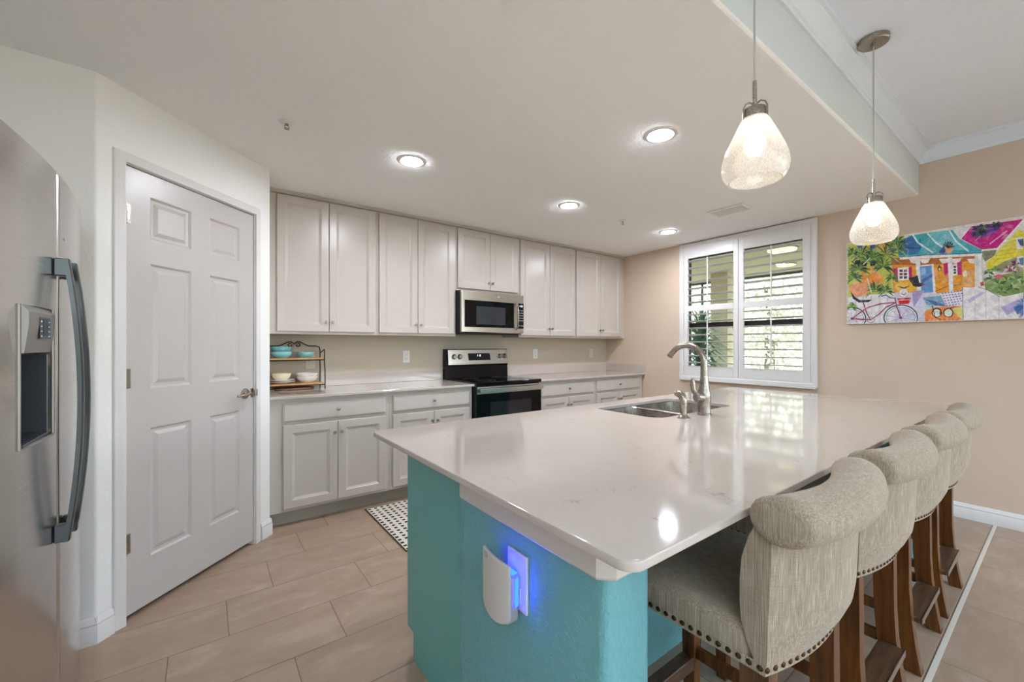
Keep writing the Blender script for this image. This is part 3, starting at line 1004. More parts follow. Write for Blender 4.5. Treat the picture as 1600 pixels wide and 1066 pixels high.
# ------------------------------------------------------------------ painting
cvs = bmesh.new()
lay = cvs.loops.layers.float_color.new('paint')
def paint_face(fc, col):
    for lp in fc.loops:
        lp[lay] = col
MBc = MB(); MBc.bm.free(); MBc.bm = cvs
MBc.box(-.034, -.001, -1.45, 0, 0, .695)
for fc in cvs.faces:
    paint_face(fc, lin((221, 216, 207)))
CL, CZ = -2.697, 1.446
def art_poly(hexc, pts, k):
    x = -.0342 - k * .000006
    try:
        fc = cvs.faces.new([cvs.verts.new((x, -a / 1000, b / 1000)) for a, b in pts])
    except ValueError:
        return
    if fc.normal.x > 0 or True:
        fc.normal_update()
        if fc.normal.x > 0:
            fc.normal_flip()
    paint_face(fc, lin(hexc))
ART = """196,198,92 8,689 365,691 365,520 294,312 301,219 8,234
222,178,70 148,677 257,678 275,570 203,547 157,591
230,150,70 91,457 176,469 239,365 221,273 110,333
232,160,120 13,332 110,370 157,268 139,210 43,218
228,224,228 632,674 723,679 679,592 665,604
226,152,44 288,521 739,458 739,239 679,214 538,211 443,221 301,242
176,104,52 288,524 739,462 739,429 491,432 288,469
232,178,60 301,328 411,321 443,238 327,239
74,166,176 331,523 365,656 402,680 628,675 665,597 773,498 773,473 491,509
62,112,164 331,537 325,653 411,676 463,575 443,527
110,190,196 491,673 614,674 643,589 701,510 614,531 538,599
44,74,110 453,645 455,567 460,567 458,645
44,74,110 459,572 377,595 376,588 459,565
214,230,232 412,679 440,613 448,618 420,684
214,230,232 439,615 525,517 530,526 444,624
214,230,232 493,672 540,591 546,598 500,679
214,230,232 538,593 605,518 610,527 543,603
214,230,232 608,672 644,582 651,587 615,677
214,230,232 643,584 708,495 713,503 648,592
236,230,224 340,517 773,475 773,459 340,501
70,80,110 343,519 492,509 492,514 343,523
70,80,110 491,509 774,475 774,479 491,514
126,124,96 776,497 844,495 832,450 790,412 774,455
192,36,124 674,598 723,677 962,673 962,661 845,492 777,496
112,62,146 718,616 736,668 876,662 830,602 756,577
226,160,200 811,530 891,606 888,614 808,538
226,120,180 744,565 772,603 769,608 740,571
236,230,224 774,490 847,487 846,499 773,502
236,230,224 847,487 966,666 960,675 841,496
222,208,66 789,397 832,452 942,609 976,561 976,435 882,404 803,349
198,182,60 823,419 977,423 976,427 823,423
198,182,60 835,446 977,453 976,456 835,450
198,182,60 847,472 977,482 976,485 847,476
198,182,60 859,498 977,511 976,515 858,502
198,182,60 871,523 977,540 976,544 870,527
198,182,60 882,549 977,569 976,573 882,553
150,150,110 803,349 882,404 976,435 976,309 876,323
236,230,224 926,550 967,555 967,470 931,476
70,90,150 933,541 967,541 967,481 945,499
236,230,224 930,422 976,430 976,338 942,353
92,144,196 939,410 976,418 976,353 949,364
232,228,230 431,491 457,487 463,225 439,228
170,165,185 456,487 462,225 465,225 458,487
232,228,230 605,473 628,470 634,213 612,216
170,165,185 627,469 633,213 635,213 629,469
232,228,230 756,462 773,461 778,250 763,252
170,165,185 772,460 777,249 779,249 774,460
228,220,215 394,497 456,492 443,462 425,456 407,465
228,220,215 453,487 513,482 501,453 483,447 466,456
228,220,215 559,469 616,465 604,436 587,430 571,439
228,220,215 619,459 674,456 663,427 647,421 631,430
228,220,215 702,446 755,442 744,414 729,408 713,417
236,230,224 443,437 530,437 543,211 443,227
104,152,202 453,429 519,428 528,221 463,223
84,104,164 463,325 523,362 523,340 463,292
140,180,215 459,415 491,414 491,366 459,359
190,44,112 299,436 328,439 333,337 315,330
190,44,112 390,430 409,439 412,338 393,336
236,230,224 327,437 391,436 393,334 329,335
60,70,90 337,421 356,421 357,401 338,402
150,60,60 337,395 356,395 357,375 338,375
50,90,110 337,369 356,368 357,349 338,349
150,60,60 362,418 381,417 382,398 363,398
50,90,110 362,392 381,391 382,372 363,372
60,70,90 362,365 381,365 382,346 363,346
190,44,112 582,431 603,436 606,335 588,335
190,44,112 652,429 676,431 676,338 655,336
236,230,224 627,416 652,418 655,335 628,334
60,80,100 634,405 647,405 648,390 635,390
60,80,100 634,384 647,384 648,369 635,369
60,80,100 634,362 647,363 648,348 635,347
40,40,50 550,404 561,427 573,402 569,379 555,379
240,210,140 556,400 568,401 566,383 558,383
150,80,40 538,226 608,257 606,262 537,231
200,120,40 545,324 603,327 603,331 545,328
170,90,40 632,259 673,265 672,270 631,264
208,204,222 301,242 443,227 538,211 681,216 681,4 443,2 292,4
160,150,195 411,242 483,245 443,160 419,117
226,223,226 13,221 148,239 310,241 310,2 13,2
190,180,195 60,236 64,14 68,14 64,236
190,180,195 108,232 112,12 116,12 112,231
190,180,195 163,227 167,9 170,9 167,226
190,180,195 215,222 219,7 222,7 219,221
190,180,195 264,217 268,5 271,5 268,217
122,160,186 472,186 569,193 595,115 491,129
84,110,150 483,174 546,152 599,110 538,120
170,200,196 483,124 599,110 483,85
224,220,232 561,210 679,214 678,99 606,120
104,70,140 582,208 580,204 575,205 573,209 575,212 580,212
104,70,140 587,189 584,186 580,186 578,190 580,194 584,193
104,70,140 591,170 589,167 584,167 582,171 584,175 589,174
104,70,140 596,152 593,148 589,149 587,153 589,156 593,156
104,70,140 600,133 598,130 593,130 591,134 593,137 598,137
104,70,140 605,115 602,111 598,111 596,115 598,119 602,119
104,70,140 598,210 596,206 591,207 589,211 591,214 596,214
104,70,140 602,191 600,187 596,188 593,192 596,195 600,195
104,70,140 607,172 605,169 600,169 598,173 600,177 605,176
104,70,140 611,154 609,150 605,151 602,154 605,158 609,158
104,70,140 616,135 614,132 609,132 607,136 609,139 614,139
104,70,140 620,117 618,113 614,113 611,117 614,121 618,121
104,70,140 614,211 611,208 607,208 605,212 607,216 611,215
104,70,140 618,193 616,189 611,190 609,194 611,197 616,197
104,70,140 622,174 620,171 616,171 614,175 616,178 620,178
104,70,140 627,156 625,152 620,152 618,156 620,160 625,159
104,70,140 631,137 629,134 625,134 622,138 625,141 629,141
104,70,140 636,119 634,115 629,116 627,119 629,123 634,123
104,70,140 629,213 627,209 622,210 620,214 622,217 627,217
104,70,140 634,194 631,191 627,191 625,195 627,199 631,198
104,70,140 638,176 636,172 631,173 629,177 631,180 636,180
104,70,140 642,157 640,154 636,154 634,158 636,162 640,161
104,70,140 647,139 645,136 640,136 638,140 640,143 645,143
104,70,140 651,121 649,117 645,118 642,121 645,125 649,125
104,70,140 645,215 642,211 638,211 636,215 638,219 642,218
104,70,140 649,196 647,193 642,193 640,197 642,200 647,200
104,70,140 653,178 651,174 647,175 645,178 647,182 651,182
104,70,140 658,159 655,156 651,156 649,160 651,164 655,163
104,70,140 662,141 660,137 655,138 653,142 655,145 660,145
104,70,140 666,123 664,119 660,120 658,123 660,127 664,126
104,70,140 660,216 658,213 653,213 651,217 653,220 658,220
104,70,140 664,198 662,194 658,195 655,199 658,202 662,202
104,70,140 668,179 666,176 662,176 660,180 662,184 666,183
104,70,140 673,161 671,158 666,158 664,162 666,165 671,165
104,70,140 677,143 675,139 671,140 668,144 671,147 675,147
104,70,140 675,218 673,214 668,215 666,219 668,222 673,222
104,70,140 679,199 677,196 673,196 671,200 673,204 677,203
232,136,70 482,80 538,109 679,109 679,6 483,4
218,208,104 625,86 679,109 679,8 647,48
40,50,60 575,65 573,51 567,40 558,32 547,30 537,33 528,42 522,54 519,69 522,83 528,94 537,102 547,104 558,100 567,92 573,79
214,222,206 569,63 567,52 562,43 555,37 547,35 539,38 532,45 527,55 526,66 527,77 532,86 539,92 547,94 555,91 562,84 567,75
40,50,60 634,61 632,48 627,36 618,29 608,27 597,30 589,38 583,51 581,65 583,79 589,90 597,97 608,99 618,96 627,87 632,75
214,222,206 628,60 627,49 622,40 616,34 608,32 600,35 593,41 588,51 587,62 588,73 593,82 600,88 608,90 616,87 622,80 627,71
40,40,50 520,122 536,31 540,32 525,123
40,40,50 536,30 569,10 570,16 538,36
40,40,50 606,90 648,104 647,109 605,95
120,50,30 576,63 574,52 569,48 563,53 561,64 563,74 569,78 574,74
120,60,40 492,5 502,25 500,27 490,7
120,60,40 515,4 525,24 523,26 514,6
120,60,40 539,3 548,23 547,25 537,5
120,60,40 562,2 571,22 569,24 560,3
120,60,40 584,2 594,21 592,22 583,2
120,60,40 607,2 616,19 614,21 605,2
120,60,40 629,2 638,18 637,20 627,2
120,60,40 651,2 660,17 658,19 649,2
128,152,88 780,296 882,312 976,329 976,159 876,156 790,213
204,72,92 817,301 850,315 882,302 850,285
228,223,222 681,243 756,235 800,210 860,155 914,165 976,183 976,2 685,4
186,178,196 738,219 741,5 743,5 740,219
186,178,196 789,214 792,3 794,3 792,214
186,178,196 849,207 851,2 854,2 851,207
120,105,135 677,247 682,3 685,3 681,247
120,105,135 755,235 801,208 801,211 756,239
120,105,135 799,208 860,153 861,157 801,212
190,180,208 701,149 777,204 790,192 715,127
178,168,205 860,85 976,154 976,106 889,24
86,118,170 914,81 976,125 976,48 933,31
222,168,112 676,251 681,319 695,364 715,346 725,292 737,255 715,242
240,222,205 679,351 697,369 704,326 683,319
190,50,80 765,267 780,277 784,246 770,241
216,152,96 628,526 627,518 624,512 619,507 614,504 608,504 601,507 596,511 591,518 588,525 587,534 588,541 591,548 596,553 601,555 608,556 614,553 619,548 624,542 627,534
40,52,66 609,547 583,583 579,577 605,540
40,52,66 610,545 595,592 589,589 604,542
40,52,66 610,543 610,591 603,593 603,544
40,52,66 609,541 623,582 617,588 603,546
40,52,66 607,540 633,566 629,575 603,548
40,52,66 606,540 638,547 637,556 604,550
60,90,150 557,520 584,569 595,524 580,494
50,46,50 390,346 443,361 451,305 487,289 451,271 419,280
210,80,50 459,292 490,289 475,279
236,232,230 337,249 365,281 386,244 377,200 344,205
40,40,46 325,288 365,267 367,275 326,295
40,40,46 365,267 392,280 390,288 363,275
40,40,46 346,229 365,215 367,220 348,234
40,40,46 366,215 380,233 377,237 363,220
52,74,92 438,36 435,10 443,8 445,34
52,74,92 437,15 428,2 435,2 443,11
52,74,92 430,2 417,2 423,2 436,2
52,74,92 420,2 403,2 407,2 424,2
52,74,92 406,2 385,2 388,2 409,2
52,74,92 388,2 365,2 367,2 390,2
52,74,92 368,2 344,2 344,2 369,2
52,74,92 347,2 322,2 322,2 347,2
52,74,92 326,2 302,2 300,2 324,2
52,74,92 305,2 283,2 280,2 302,2
52,74,92 287,2 268,2 263,2 282,2
52,74,92 271,2 257,3 251,2 265,2
52,74,92 259,2 250,24 243,20 252,2
52,74,92 251,19 248,46 240,45 243,18
52,74,92 248,40 251,67 243,69 240,42
52,74,92 250,62 259,87 252,92 243,67
52,74,92 257,82 271,104 265,111 251,89
52,74,92 268,101 287,118 282,127 263,109
52,74,92 283,116 305,128 302,138 280,125
52,74,92 302,126 326,133 324,143 300,137
52,74,92 322,133 347,134 347,144 322,143
52,74,92 344,134 368,129 369,139 344,144
52,74,92 365,130 388,120 390,130 367,140
52,74,92 385,122 406,107 409,116 388,131
52,74,92 403,110 420,91 424,98 407,118
52,74,92 417,94 430,72 436,78 423,100
52,74,92 428,76 437,51 443,55 435,80
52,74,92 435,57 438,31 445,32 443,58
240,238,236 433,36 430,13 436,11 438,34
240,238,236 431,17 423,2 429,2 436,13
240,238,236 425,2 413,2 417,2 429,2
240,238,236 415,2 399,2 403,2 419,2
240,238,236 402,2 383,2 385,2 404,2
240,238,236 385,2 364,2 365,2 387,2
240,238,236 367,2 344,2 345,2 367,2
240,238,236 347,2 324,2 324,2 346,2
240,238,236 327,2 305,2 303,2 325,2
240,238,236 308,2 288,2 285,2 305,2
240,238,236 290,2 273,2 270,2 287,2
240,238,236 276,2 263,5 258,2 271,2
240,238,236 265,2 256,25 251,22 259,2
240,238,236 257,21 255,45 248,44 251,20
240,238,236 255,41 257,65 251,66 248,42
240,238,236 256,61 265,83 259,87 251,64
240,238,236 263,80 276,99 271,105 258,85
240,238,236 273,96 290,112 287,119 270,103
240,238,236 288,110 308,121 305,129 285,118
240,238,236 305,120 327,126 325,134 303,128
240,238,236 324,126 347,127 346,135 324,134
240,238,236 344,127 367,123 367,131 345,135
240,238,236 364,124 385,114 387,122 365,131
240,238,236 383,116 402,102 404,109 385,123
240,238,236 399,105 415,87 419,93 403,111
240,238,236 413,90 425,70 429,74 417,95
240,238,236 423,73 431,51 436,54 429,76
240,238,236 430,55 433,31 438,32 436,56
110,150,160 429,35 426,14 430,14 432,34
110,150,160 427,17 420,2 423,2 430,15
110,150,160 421,2 410,2 413,2 424,2
110,150,160 412,2 397,2 399,2 414,2
110,150,160 399,2 381,2 383,2 400,2
110,150,160 383,2 364,2 364,2 384,2
110,150,160 365,2 345,2 345,2 365,2
110,150,160 346,2 326,2 325,2 346,2
110,150,160 327,2 307,2 306,2 326,2
110,150,160 309,2 291,2 289,2 307,2
110,150,160 292,2 277,2 275,2 290,2
110,150,160 278,2 267,6 264,3 276,2
110,150,160 268,4 261,25 257,23 265,2
110,150,160 261,22 259,44 255,43 258,22
110,150,160 259,41 261,63 258,64 255,42
110,150,160 261,60 268,80 265,83 257,63
110,150,160 267,78 278,96 276,99 264,82
110,150,160 277,94 292,108 290,112 275,98
110,150,160 291,107 309,117 307,122 289,112
110,150,160 307,117 327,122 326,127 306,121
110,150,160 326,122 346,123 346,127 325,127
110,150,160 345,123 365,119 365,124 345,127
110,150,160 364,120 383,111 384,116 364,124
110,150,160 381,112 399,100 400,104 383,116
110,150,160 397,101 412,86 414,89 399,105
110,150,160 410,87 421,69 424,72 413,90
110,150,160 420,71 427,51 430,53 423,73
110,150,160 426,53 429,33 432,33 430,54
150,140,175 345,37 427,16 428,19 345,40
150,140,175 345,37 402,2 403,2 346,40
150,140,175 344,39 354,2 356,2 346,39
150,140,175 345,39 302,2 304,2 347,38
150,140,175 346,40 266,8 267,5 346,37
150,140,175 346,39 260,61 260,58 346,37
150,140,175 346,39 288,106 286,104 345,37
150,140,175 347,38 337,124 335,123 345,37
150,140,175 346,37 388,108 386,110 344,39
150,140,175 345,37 422,67 421,70 345,39
40,40,50 354,38 351,31 345,29 339,32 337,39 339,45 345,47 351,44
52,74,92 124,45 122,20 130,18 133,43
52,74,92 123,26 115,2 123,2 131,21
52,74,92 117,7 104,2 111,2 124,2
52,74,92 108,2 91,2 96,2 113,2
52,74,92 94,2 74,2 78,2 98,2
52,74,92 78,2 56,2 58,2 81,2
52,74,92 60,2 36,2 37,2 61,2
52,74,92 40,2 16,2 15,2 39,2
52,74,92 20,2 2,2 2,2 18,2
52,74,92 2,2 2,2 2,2 2,2
52,74,92 2,2 2,2 2,2 2,2
52,74,92 2,2 2,14 2,7 2,2
52,74,92 2,8 2,34 2,30 2,4
52,74,92 2,28 2,54 2,53 2,27
52,74,92 2,48 2,74 2,76 2,50
52,74,92 2,69 2,93 2,98 2,74
52,74,92 2,88 2,109 2,117 2,95
52,74,92 2,105 2,122 2,131 2,114
52,74,92 2,120 2,132 2,142 2,130
52,74,92 2,130 20,137 18,148 2,141
52,74,92 16,136 40,137 39,148 15,147
52,74,92 36,137 60,133 61,144 37,148
52,74,92 56,134 78,124 81,135 58,145
52,74,92 74,127 94,112 98,121 78,136
52,74,92 91,115 108,96 113,105 96,123
52,74,92 104,101 117,79 124,85 111,107
52,74,92 115,84 123,59 131,63 123,87
52,74,92 122,65 124,39 133,41 130,66
240,238,236 118,45 115,23 122,21 124,43
240,238,236 116,27 109,6 115,2 122,23
240,238,236 111,10 100,2 105,2 116,4
240,238,236 102,2 87,2 91,2 106,2
240,238,236 90,2 72,2 75,2 93,2
240,238,236 75,2 54,2 56,2 77,2
240,238,236 58,2 36,2 37,2 58,2
240,238,236 40,2 18,2 17,2 39,2
240,238,236 21,2 2,2 2,2 20,2
240,238,236 4,2 2,2 2,2 2,2
240,238,236 2,2 2,2 2,2 2,2
240,238,236 2,2 2,16 2,11 2,2
240,238,236 2,12 2,34 2,31 2,9
240,238,236 2,30 2,53 2,52 2,29
240,238,236 2,49 2,72 2,73 2,50
240,238,236 2,67 2,89 2,93 2,71
240,238,236 2,85 2,104 2,110 2,91
240,238,236 2,101 2,116 2,123 2,108
240,238,236 2,114 4,125 2,133 2,122
240,238,236 2,123 21,129 20,138 2,132
240,238,236 18,129 40,130 39,138 17,137
240,238,236 36,130 58,126 58,135 37,139
240,238,236 54,127 75,118 77,126 56,135
240,238,236 72,120 90,107 93,114 75,127
240,238,236 87,110 102,93 106,99 91,116
240,238,236 100,96 111,76 116,81 105,101
240,238,236 109,80 116,59 122,62 115,83
240,238,236 115,63 118,40 124,41 122,64
110,150,160 113,44 111,25 115,24 117,43
110,150,160 112,27 106,9 109,7 115,25
110,150,160 107,11 97,2 100,2 110,8
110,150,160 98,2 85,2 87,2 100,2
110,150,160 86,2 70,2 72,2 88,2
110,150,160 72,2 54,2 55,2 73,2
110,150,160 56,2 37,2 37,2 56,2
110,150,160 39,2 20,2 19,2 39,2
110,150,160 22,2 3,2 2,2 21,2
110,150,160 5,2 2,2 2,2 3,2
110,150,160 2,2 2,2 2,2 2,2
110,150,160 2,2 2,17 2,14 2,2
110,150,160 2,14 2,34 2,32 2,13
110,150,160 2,31 2,52 2,51 2,31
110,150,160 2,49 2,70 2,70 2,50
110,150,160 2,67 2,86 2,88 2,69
110,150,160 2,84 2,100 2,104 2,87
110,150,160 2,99 2,112 2,116 2,103
110,150,160 2,111 5,120 3,125 2,115
110,150,160 3,119 22,125 21,130 2,124
110,150,160 20,125 39,125 39,130 19,129
110,150,160 37,126 56,122 56,127 37,130
110,150,160 54,123 72,115 73,120 55,127
110,150,160 70,116 86,104 88,109 72,120
110,150,160 85,106 98,91 100,95 87,109
110,150,160 97,93 107,76 110,78 100,96
110,150,160 106,78 112,59 115,61 109,80
110,150,160 111,61 113,42 117,42 115,62
150,140,175 37,45 112,26 112,29 38,48
150,140,175 37,46 89,2 90,2 38,48
150,140,175 37,47 46,2 48,2 39,47
150,140,175 37,48 2,2 2,2 39,46
150,140,175 38,48 2,18 2,15 39,45
150,140,175 39,48 2,68 2,65 38,45
150,140,175 39,47 2,110 2,107 38,45
150,140,175 39,46 30,126 28,126 37,46
150,140,175 39,45 77,112 75,114 37,47
150,140,175 38,45 107,74 107,77 37,48
40,40,50 48,46 45,39 38,37 31,40 28,47 31,54 38,57 45,53
156,62,88 39,42 104,101 100,109 34,50
156,62,88 101,99 151,134 147,142 98,108
156,62,88 148,132 233,156 231,166 146,141
156,62,88 229,156 315,157 315,167 229,165
156,62,88 108,183 131,87 138,89 115,185
156,62,88 130,90 157,27 163,32 136,94
156,62,88 160,26 215,70 212,78 156,34
156,62,88 214,69 261,127 256,134 209,76
156,62,88 257,124 321,156 318,164 254,133
156,62,88 308,201 319,122 326,123 314,203
156,62,88 319,125 343,35 349,38 325,128
156,62,88 36,42 160,26 161,36 37,52
70,90,120 225,215 259,224 257,232 224,224
70,90,120 254,225 283,198 286,205 258,232
70,90,120 282,199 315,192 315,200 283,207
60,52,56 25,282 58,229 91,200 168,198 148,179 82,181 43,218
120,130,140 184,32 181,18 184,16 188,30
120,130,140 182,21 172,11 174,7 184,17
120,130,140 174,12 161,9 162,4 175,8
120,130,140 163,9 149,13 149,9 162,4
120,130,140 152,12 142,22 139,19 149,8
120,130,140 143,20 139,34 136,32 139,18
120,130,140 139,30 143,44 139,46 136,32
120,130,140 142,41 152,51 149,55 139,45
120,130,140 149,50 163,53 162,57 149,54
120,130,140 161,53 174,48 175,53 162,57
120,130,140 172,50 182,39 184,43 174,53
120,130,140 181,42 184,28 188,30 184,43
192,34,44 325,193 406,195 394,146 338,146
240,220,210 331,177 401,176 401,179 330,181
70,110,180 108,653 104,641 93,636 80,641 71,653 71,667 80,676 93,676 104,667
60,90,160 194,632 190,620 179,615 167,620 158,632 158,646 167,655 179,655 190,646
236,206,60 153,652 148,640 137,635 125,639 116,652 116,666 125,675 137,675 148,666
238,200,60 257,597 253,585 242,580 230,584 222,596 222,610 230,619 242,619 253,610
240,140,50 199,353 194,340 184,335 171,338 163,350 163,364 171,374 184,374 194,366
240,190,70 194,442 190,430 179,424 167,429 158,440 158,454 167,464 179,464 190,456
240,150,70 239,365 235,353 224,347 212,351 204,363 204,377 212,386 224,387 235,379
224,200,80 167,422 162,410 151,404 139,408 130,420 130,434 139,444 151,444 162,436
118,154,66 101,577 134,551 159,500 129,542
44,74,58 101,577 135,562 163,520 132,550
60,92,70 101,577 150,578 194,543 151,567
44,74,58 101,577 148,590 192,564 151,576
44,74,58 101,577 145,606 190,592 151,592
92,130,60 101,577 123,614 149,619 130,605
44,74,58 101,577 119,639 145,659 129,630
60,92,70 101,577 112,633 131,654 122,627
60,92,70 101,577 99,628 105,652 107,626
92,130,60 101,577 85,620 79,644 94,622
150,184,84 101,577 67,634 44,665 75,639
118,154,66 101,577 69,615 46,637 76,623
70,112,56 101,577 55,616 17,633 59,623
92,130,60 101,577 46,599 2,602 49,611
118,154,66 101,577 59,576 20,570 59,593
150,184,84 101,577 49,568 2,545 47,581
44,74,58 101,577 66,552 29,520 61,566
70,112,56 176,552 212,527 241,475 208,517
118,154,66 176,552 217,540 251,497 214,528
70,112,56 176,552 230,543 277,497 229,532
44,74,58 176,552 223,562 267,531 225,547
44,74,58 176,552 220,587 262,581 223,578
60,92,70 176,552 200,586 229,587 207,575
150,184,84 176,552 189,595 209,608 197,587
118,154,66 176,552 183,603 199,622 193,597
118,154,66 176,552 173,599 178,621 181,597
60,92,70 176,552 158,619 153,654 170,620
118,154,66 176,552 148,619 130,656 156,623
60,92,70 176,552 148,589 130,610 156,596
150,184,84 176,552 140,577 110,588 143,585
60,92,70 176,552 134,568 97,569 136,577
118,154,66 176,552 119,558 67,547 120,572
70,112,56 176,552 138,539 100,518 135,551
150,184,84 176,552 138,526 99,492 133,539
44,74,58 257,550 301,519 338,459 298,511
150,184,84 257,550 305,529 344,473 301,516
44,74,58 257,550 297,552 333,523 297,542
92,130,60 257,550 312,567 362,541 314,555
150,184,84 257,550 300,586 344,578 306,573
60,92,70 257,550 287,592 321,595 294,580
92,130,60 257,550 278,617 303,641 285,611
150,184,84 257,550 268,622 286,652 276,617
44,74,58 257,550 252,619 256,653 262,617
44,74,58 257,550 242,610 237,642 251,611
60,92,70 257,550 224,609 199,640 230,613
70,112,56 257,550 215,612 183,645 223,619
150,184,84 257,550 207,583 165,596 211,593
70,112,56 257,550 199,571 147,569 201,581
44,74,58 257,550 216,554 178,548 216,567
118,154,66 257,550 203,539 151,513 201,553
92,130,60 257,550 210,515 162,462 206,525
150,184,84 327,584 363,558 391,505 358,548
92,130,60 327,584 360,575 388,541 358,566
60,92,70 327,584 360,586 390,556 360,571
60,92,70 327,584 351,595 375,582 353,586
70,112,56 327,584 350,608 375,603 354,598
44,74,58 327,584 350,613 377,612 356,604
150,184,84 327,584 342,628 364,639 351,619
44,74,58 327,584 332,620 345,633 341,614
150,184,84 327,584 321,629 327,650 332,627
44,74,58 327,584 316,637 314,665 324,638
60,92,70 327,584 304,622 289,643 310,627
118,154,66 327,584 298,626 277,649 303,632
70,112,56 327,584 291,614 262,629 295,622
60,92,70 327,584 300,591 277,593 302,601
60,92,70 327,584 288,589 253,585 289,601
44,74,58 327,584 298,575 269,565 296,589
70,112,56 327,584 303,564 277,543 298,578
150,184,84 82,458 123,431 156,375 119,422
60,92,70 82,458 126,449 163,404 123,434
118,154,66 82,458 126,462 166,430 126,449
44,74,58 82,458 124,472 164,446 126,456
60,92,70 82,458 111,478 141,468 115,468
60,92,70 82,458 116,500 153,502 122,490
70,112,56 82,458 97,512 121,529 108,503
92,130,60 82,458 92,521 109,547 100,516
60,92,70 82,458 77,506 84,528 89,504
44,74,58 82,458 68,524 66,558 79,524
60,92,70 82,458 49,515 27,545 56,520
70,112,56 82,458 42,495 13,516 50,506
92,130,60 82,458 33,491 2,502 37,499
92,130,60 82,458 32,477 2,479 34,488
60,92,70 82,458 30,463 2,452 30,475
44,74,58 82,458 40,448 2,427 39,459
150,184,84 82,458 49,434 13,404 44,447
44,74,58 53,389 84,373 108,333 80,363
118,154,66 53,389 84,377 111,342 82,369
44,74,58 53,389 85,395 115,371 86,382
60,92,70 53,389 83,400 111,384 85,390
44,74,58 53,389 87,413 122,400 92,398
44,74,58 53,389 71,418 93,422 77,411
60,92,70 53,389 66,429 87,441 75,422
44,74,58 53,389 54,425 64,440 63,422
60,92,70 53,389 50,424 57,440 60,422
44,74,58 53,389 36,430 33,454 49,433
118,154,66 53,389 35,423 29,443 46,427
70,112,56 53,389 30,419 15,436 36,425
92,130,60 53,389 18,407 2,416 22,419
118,154,66 53,389 15,397 2,399 17,411
92,130,60 53,389 16,384 2,372 15,397
150,184,84 53,389 14,381 2,364 13,392
70,112,56 53,389 20,366 2,337 15,378
60,92,70 239,459 272,436 297,386 267,424
44,74,58 239,459 284,443 321,392 281,429
44,74,58 239,459 273,459 303,426 272,443
118,154,66 239,459 268,476 298,460 272,461
70,112,56 239,459 269,480 299,468 273,467
92,130,60 239,459 268,497 300,499 274,487
92,130,60 239,459 260,515 285,533 267,508
150,184,84 239,459 244,524 260,551 256,519
118,154,66 239,459 236,507 242,530 245,505
44,74,58 239,459 226,517 224,548 237,518
92,130,60 239,459 208,513 186,542 215,518
92,130,60 239,459 208,506 185,531 214,512
44,74,58 239,459 195,491 159,504 200,501
44,74,58 239,459 205,468 174,468 206,478
60,92,70 239,459 194,454 152,439 194,468
70,112,56 239,459 200,445 160,425 197,461
60,92,70 239,459 211,438 181,413 207,450
44,74,58 148,521 176,505 197,465 171,494
70,112,56 148,521 191,509 228,465 189,496
70,112,56 148,521 191,521 229,486 191,507
70,112,56 148,521 179,528 208,508 180,517
92,130,60 148,521 182,551 217,548 186,543
92,130,60 148,521 170,552 197,550 178,539
92,130,60 148,521 167,570 193,583 176,561
70,112,56 148,521 150,558 161,573 159,554
92,130,60 148,521 141,577 144,605 150,576
44,74,58 148,521 136,562 135,584 146,563
44,74,58 148,521 130,554 123,574 140,559
150,184,84 148,521 114,562 90,587 122,572
60,92,70 148,521 112,549 84,562 117,557
92,130,60 148,521 113,536 84,543 116,548
70,112,56 148,521 117,515 88,508 116,530
92,130,60 148,521 110,502 72,475 107,515
92,130,60 148,521 111,495 71,461 106,508
150,184,84 194,276 224,257 246,215 219,248
60,92,70 194,276 227,267 255,233 225,258
44,74,58 194,276 225,283 254,259 226,268
92,130,60 194,276 230,294 265,281 233,284
92,130,60 194,276 232,301 269,291 236,291
92,130,60 194,276 219,319 248,326 227,309
44,74,58 194,276 207,311 226,320 214,304
118,154,66 194,276 198,332 211,356 209,327
118,154,66 194,276 191,321 199,341 202,318
44,74,58 194,276 177,335 168,366 184,337
70,112,56 194,276 167,321 151,346 177,327
60,92,70 194,276 158,313 130,332 164,321
92,130,60 194,276 158,300 128,311 162,310
118,154,66 194,276 163,283 137,287 166,297
60,92,70 194,276 160,278 129,271 161,288
150,184,84 194,276 152,254 110,222 149,267
118,154,66 194,276 160,247 122,211 154,261
70,112,56 257,258 283,247 303,212 279,236
92,130,60 257,258 284,249 304,216 280,236
44,74,58 257,258 288,260 316,232 288,246
150,184,84 257,258 289,274 319,261 291,264
92,130,60 257,258 280,279 303,275 283,271
92,130,60 257,258 272,282 292,281 279,271
60,92,70 257,258 266,291 280,301 273,285
92,130,60 257,258 262,305 274,325 270,301
60,92,70 257,258 252,293 257,310 262,292
150,184,84 257,258 247,288 247,305 257,290
70,112,56 257,258 237,298 224,320 243,302
92,130,60 257,258 233,289 217,307 239,295
44,74,58 257,258 227,280 204,290 231,288
60,92,70 257,258 221,263 190,261 223,276
60,92,70 257,258 230,252 204,242 229,263
118,154,66 257,258 232,248 208,238 231,261
92,130,60 257,258 228,233 198,200 225,242
92,130,60 230,660 270,630 301,573 266,622
44,74,58 230,660 270,641 303,592 267,630
60,92,70 230,660 258,665 285,640 259,650
44,74,58 230,660 259,668 287,648 261,655
150,184,84 230,660 264,685 298,676 268,675
70,112,56 230,660 250,693 276,693 258,685
70,112,56 230,660 240,693 256,693 248,692
44,74,58 230,660 236,693 251,693 246,693
150,184,84 230,660 230,693 236,693 237,693
92,130,60 230,660 218,693 213,693 225,693
92,130,60 230,660 203,693 185,693 210,693
70,112,56 230,660 194,693 166,693 199,693
70,112,56 230,660 195,681 167,692 199,692
92,130,60 230,660 193,678 161,687 196,690
70,112,56 230,660 191,667 156,661 192,676
70,112,56 230,660 197,654 164,640 195,664
92,130,60 230,660 204,633 174,600 198,644
92,130,60 327,641 354,618 376,573 351,610
70,112,56 327,641 357,630 384,595 356,621
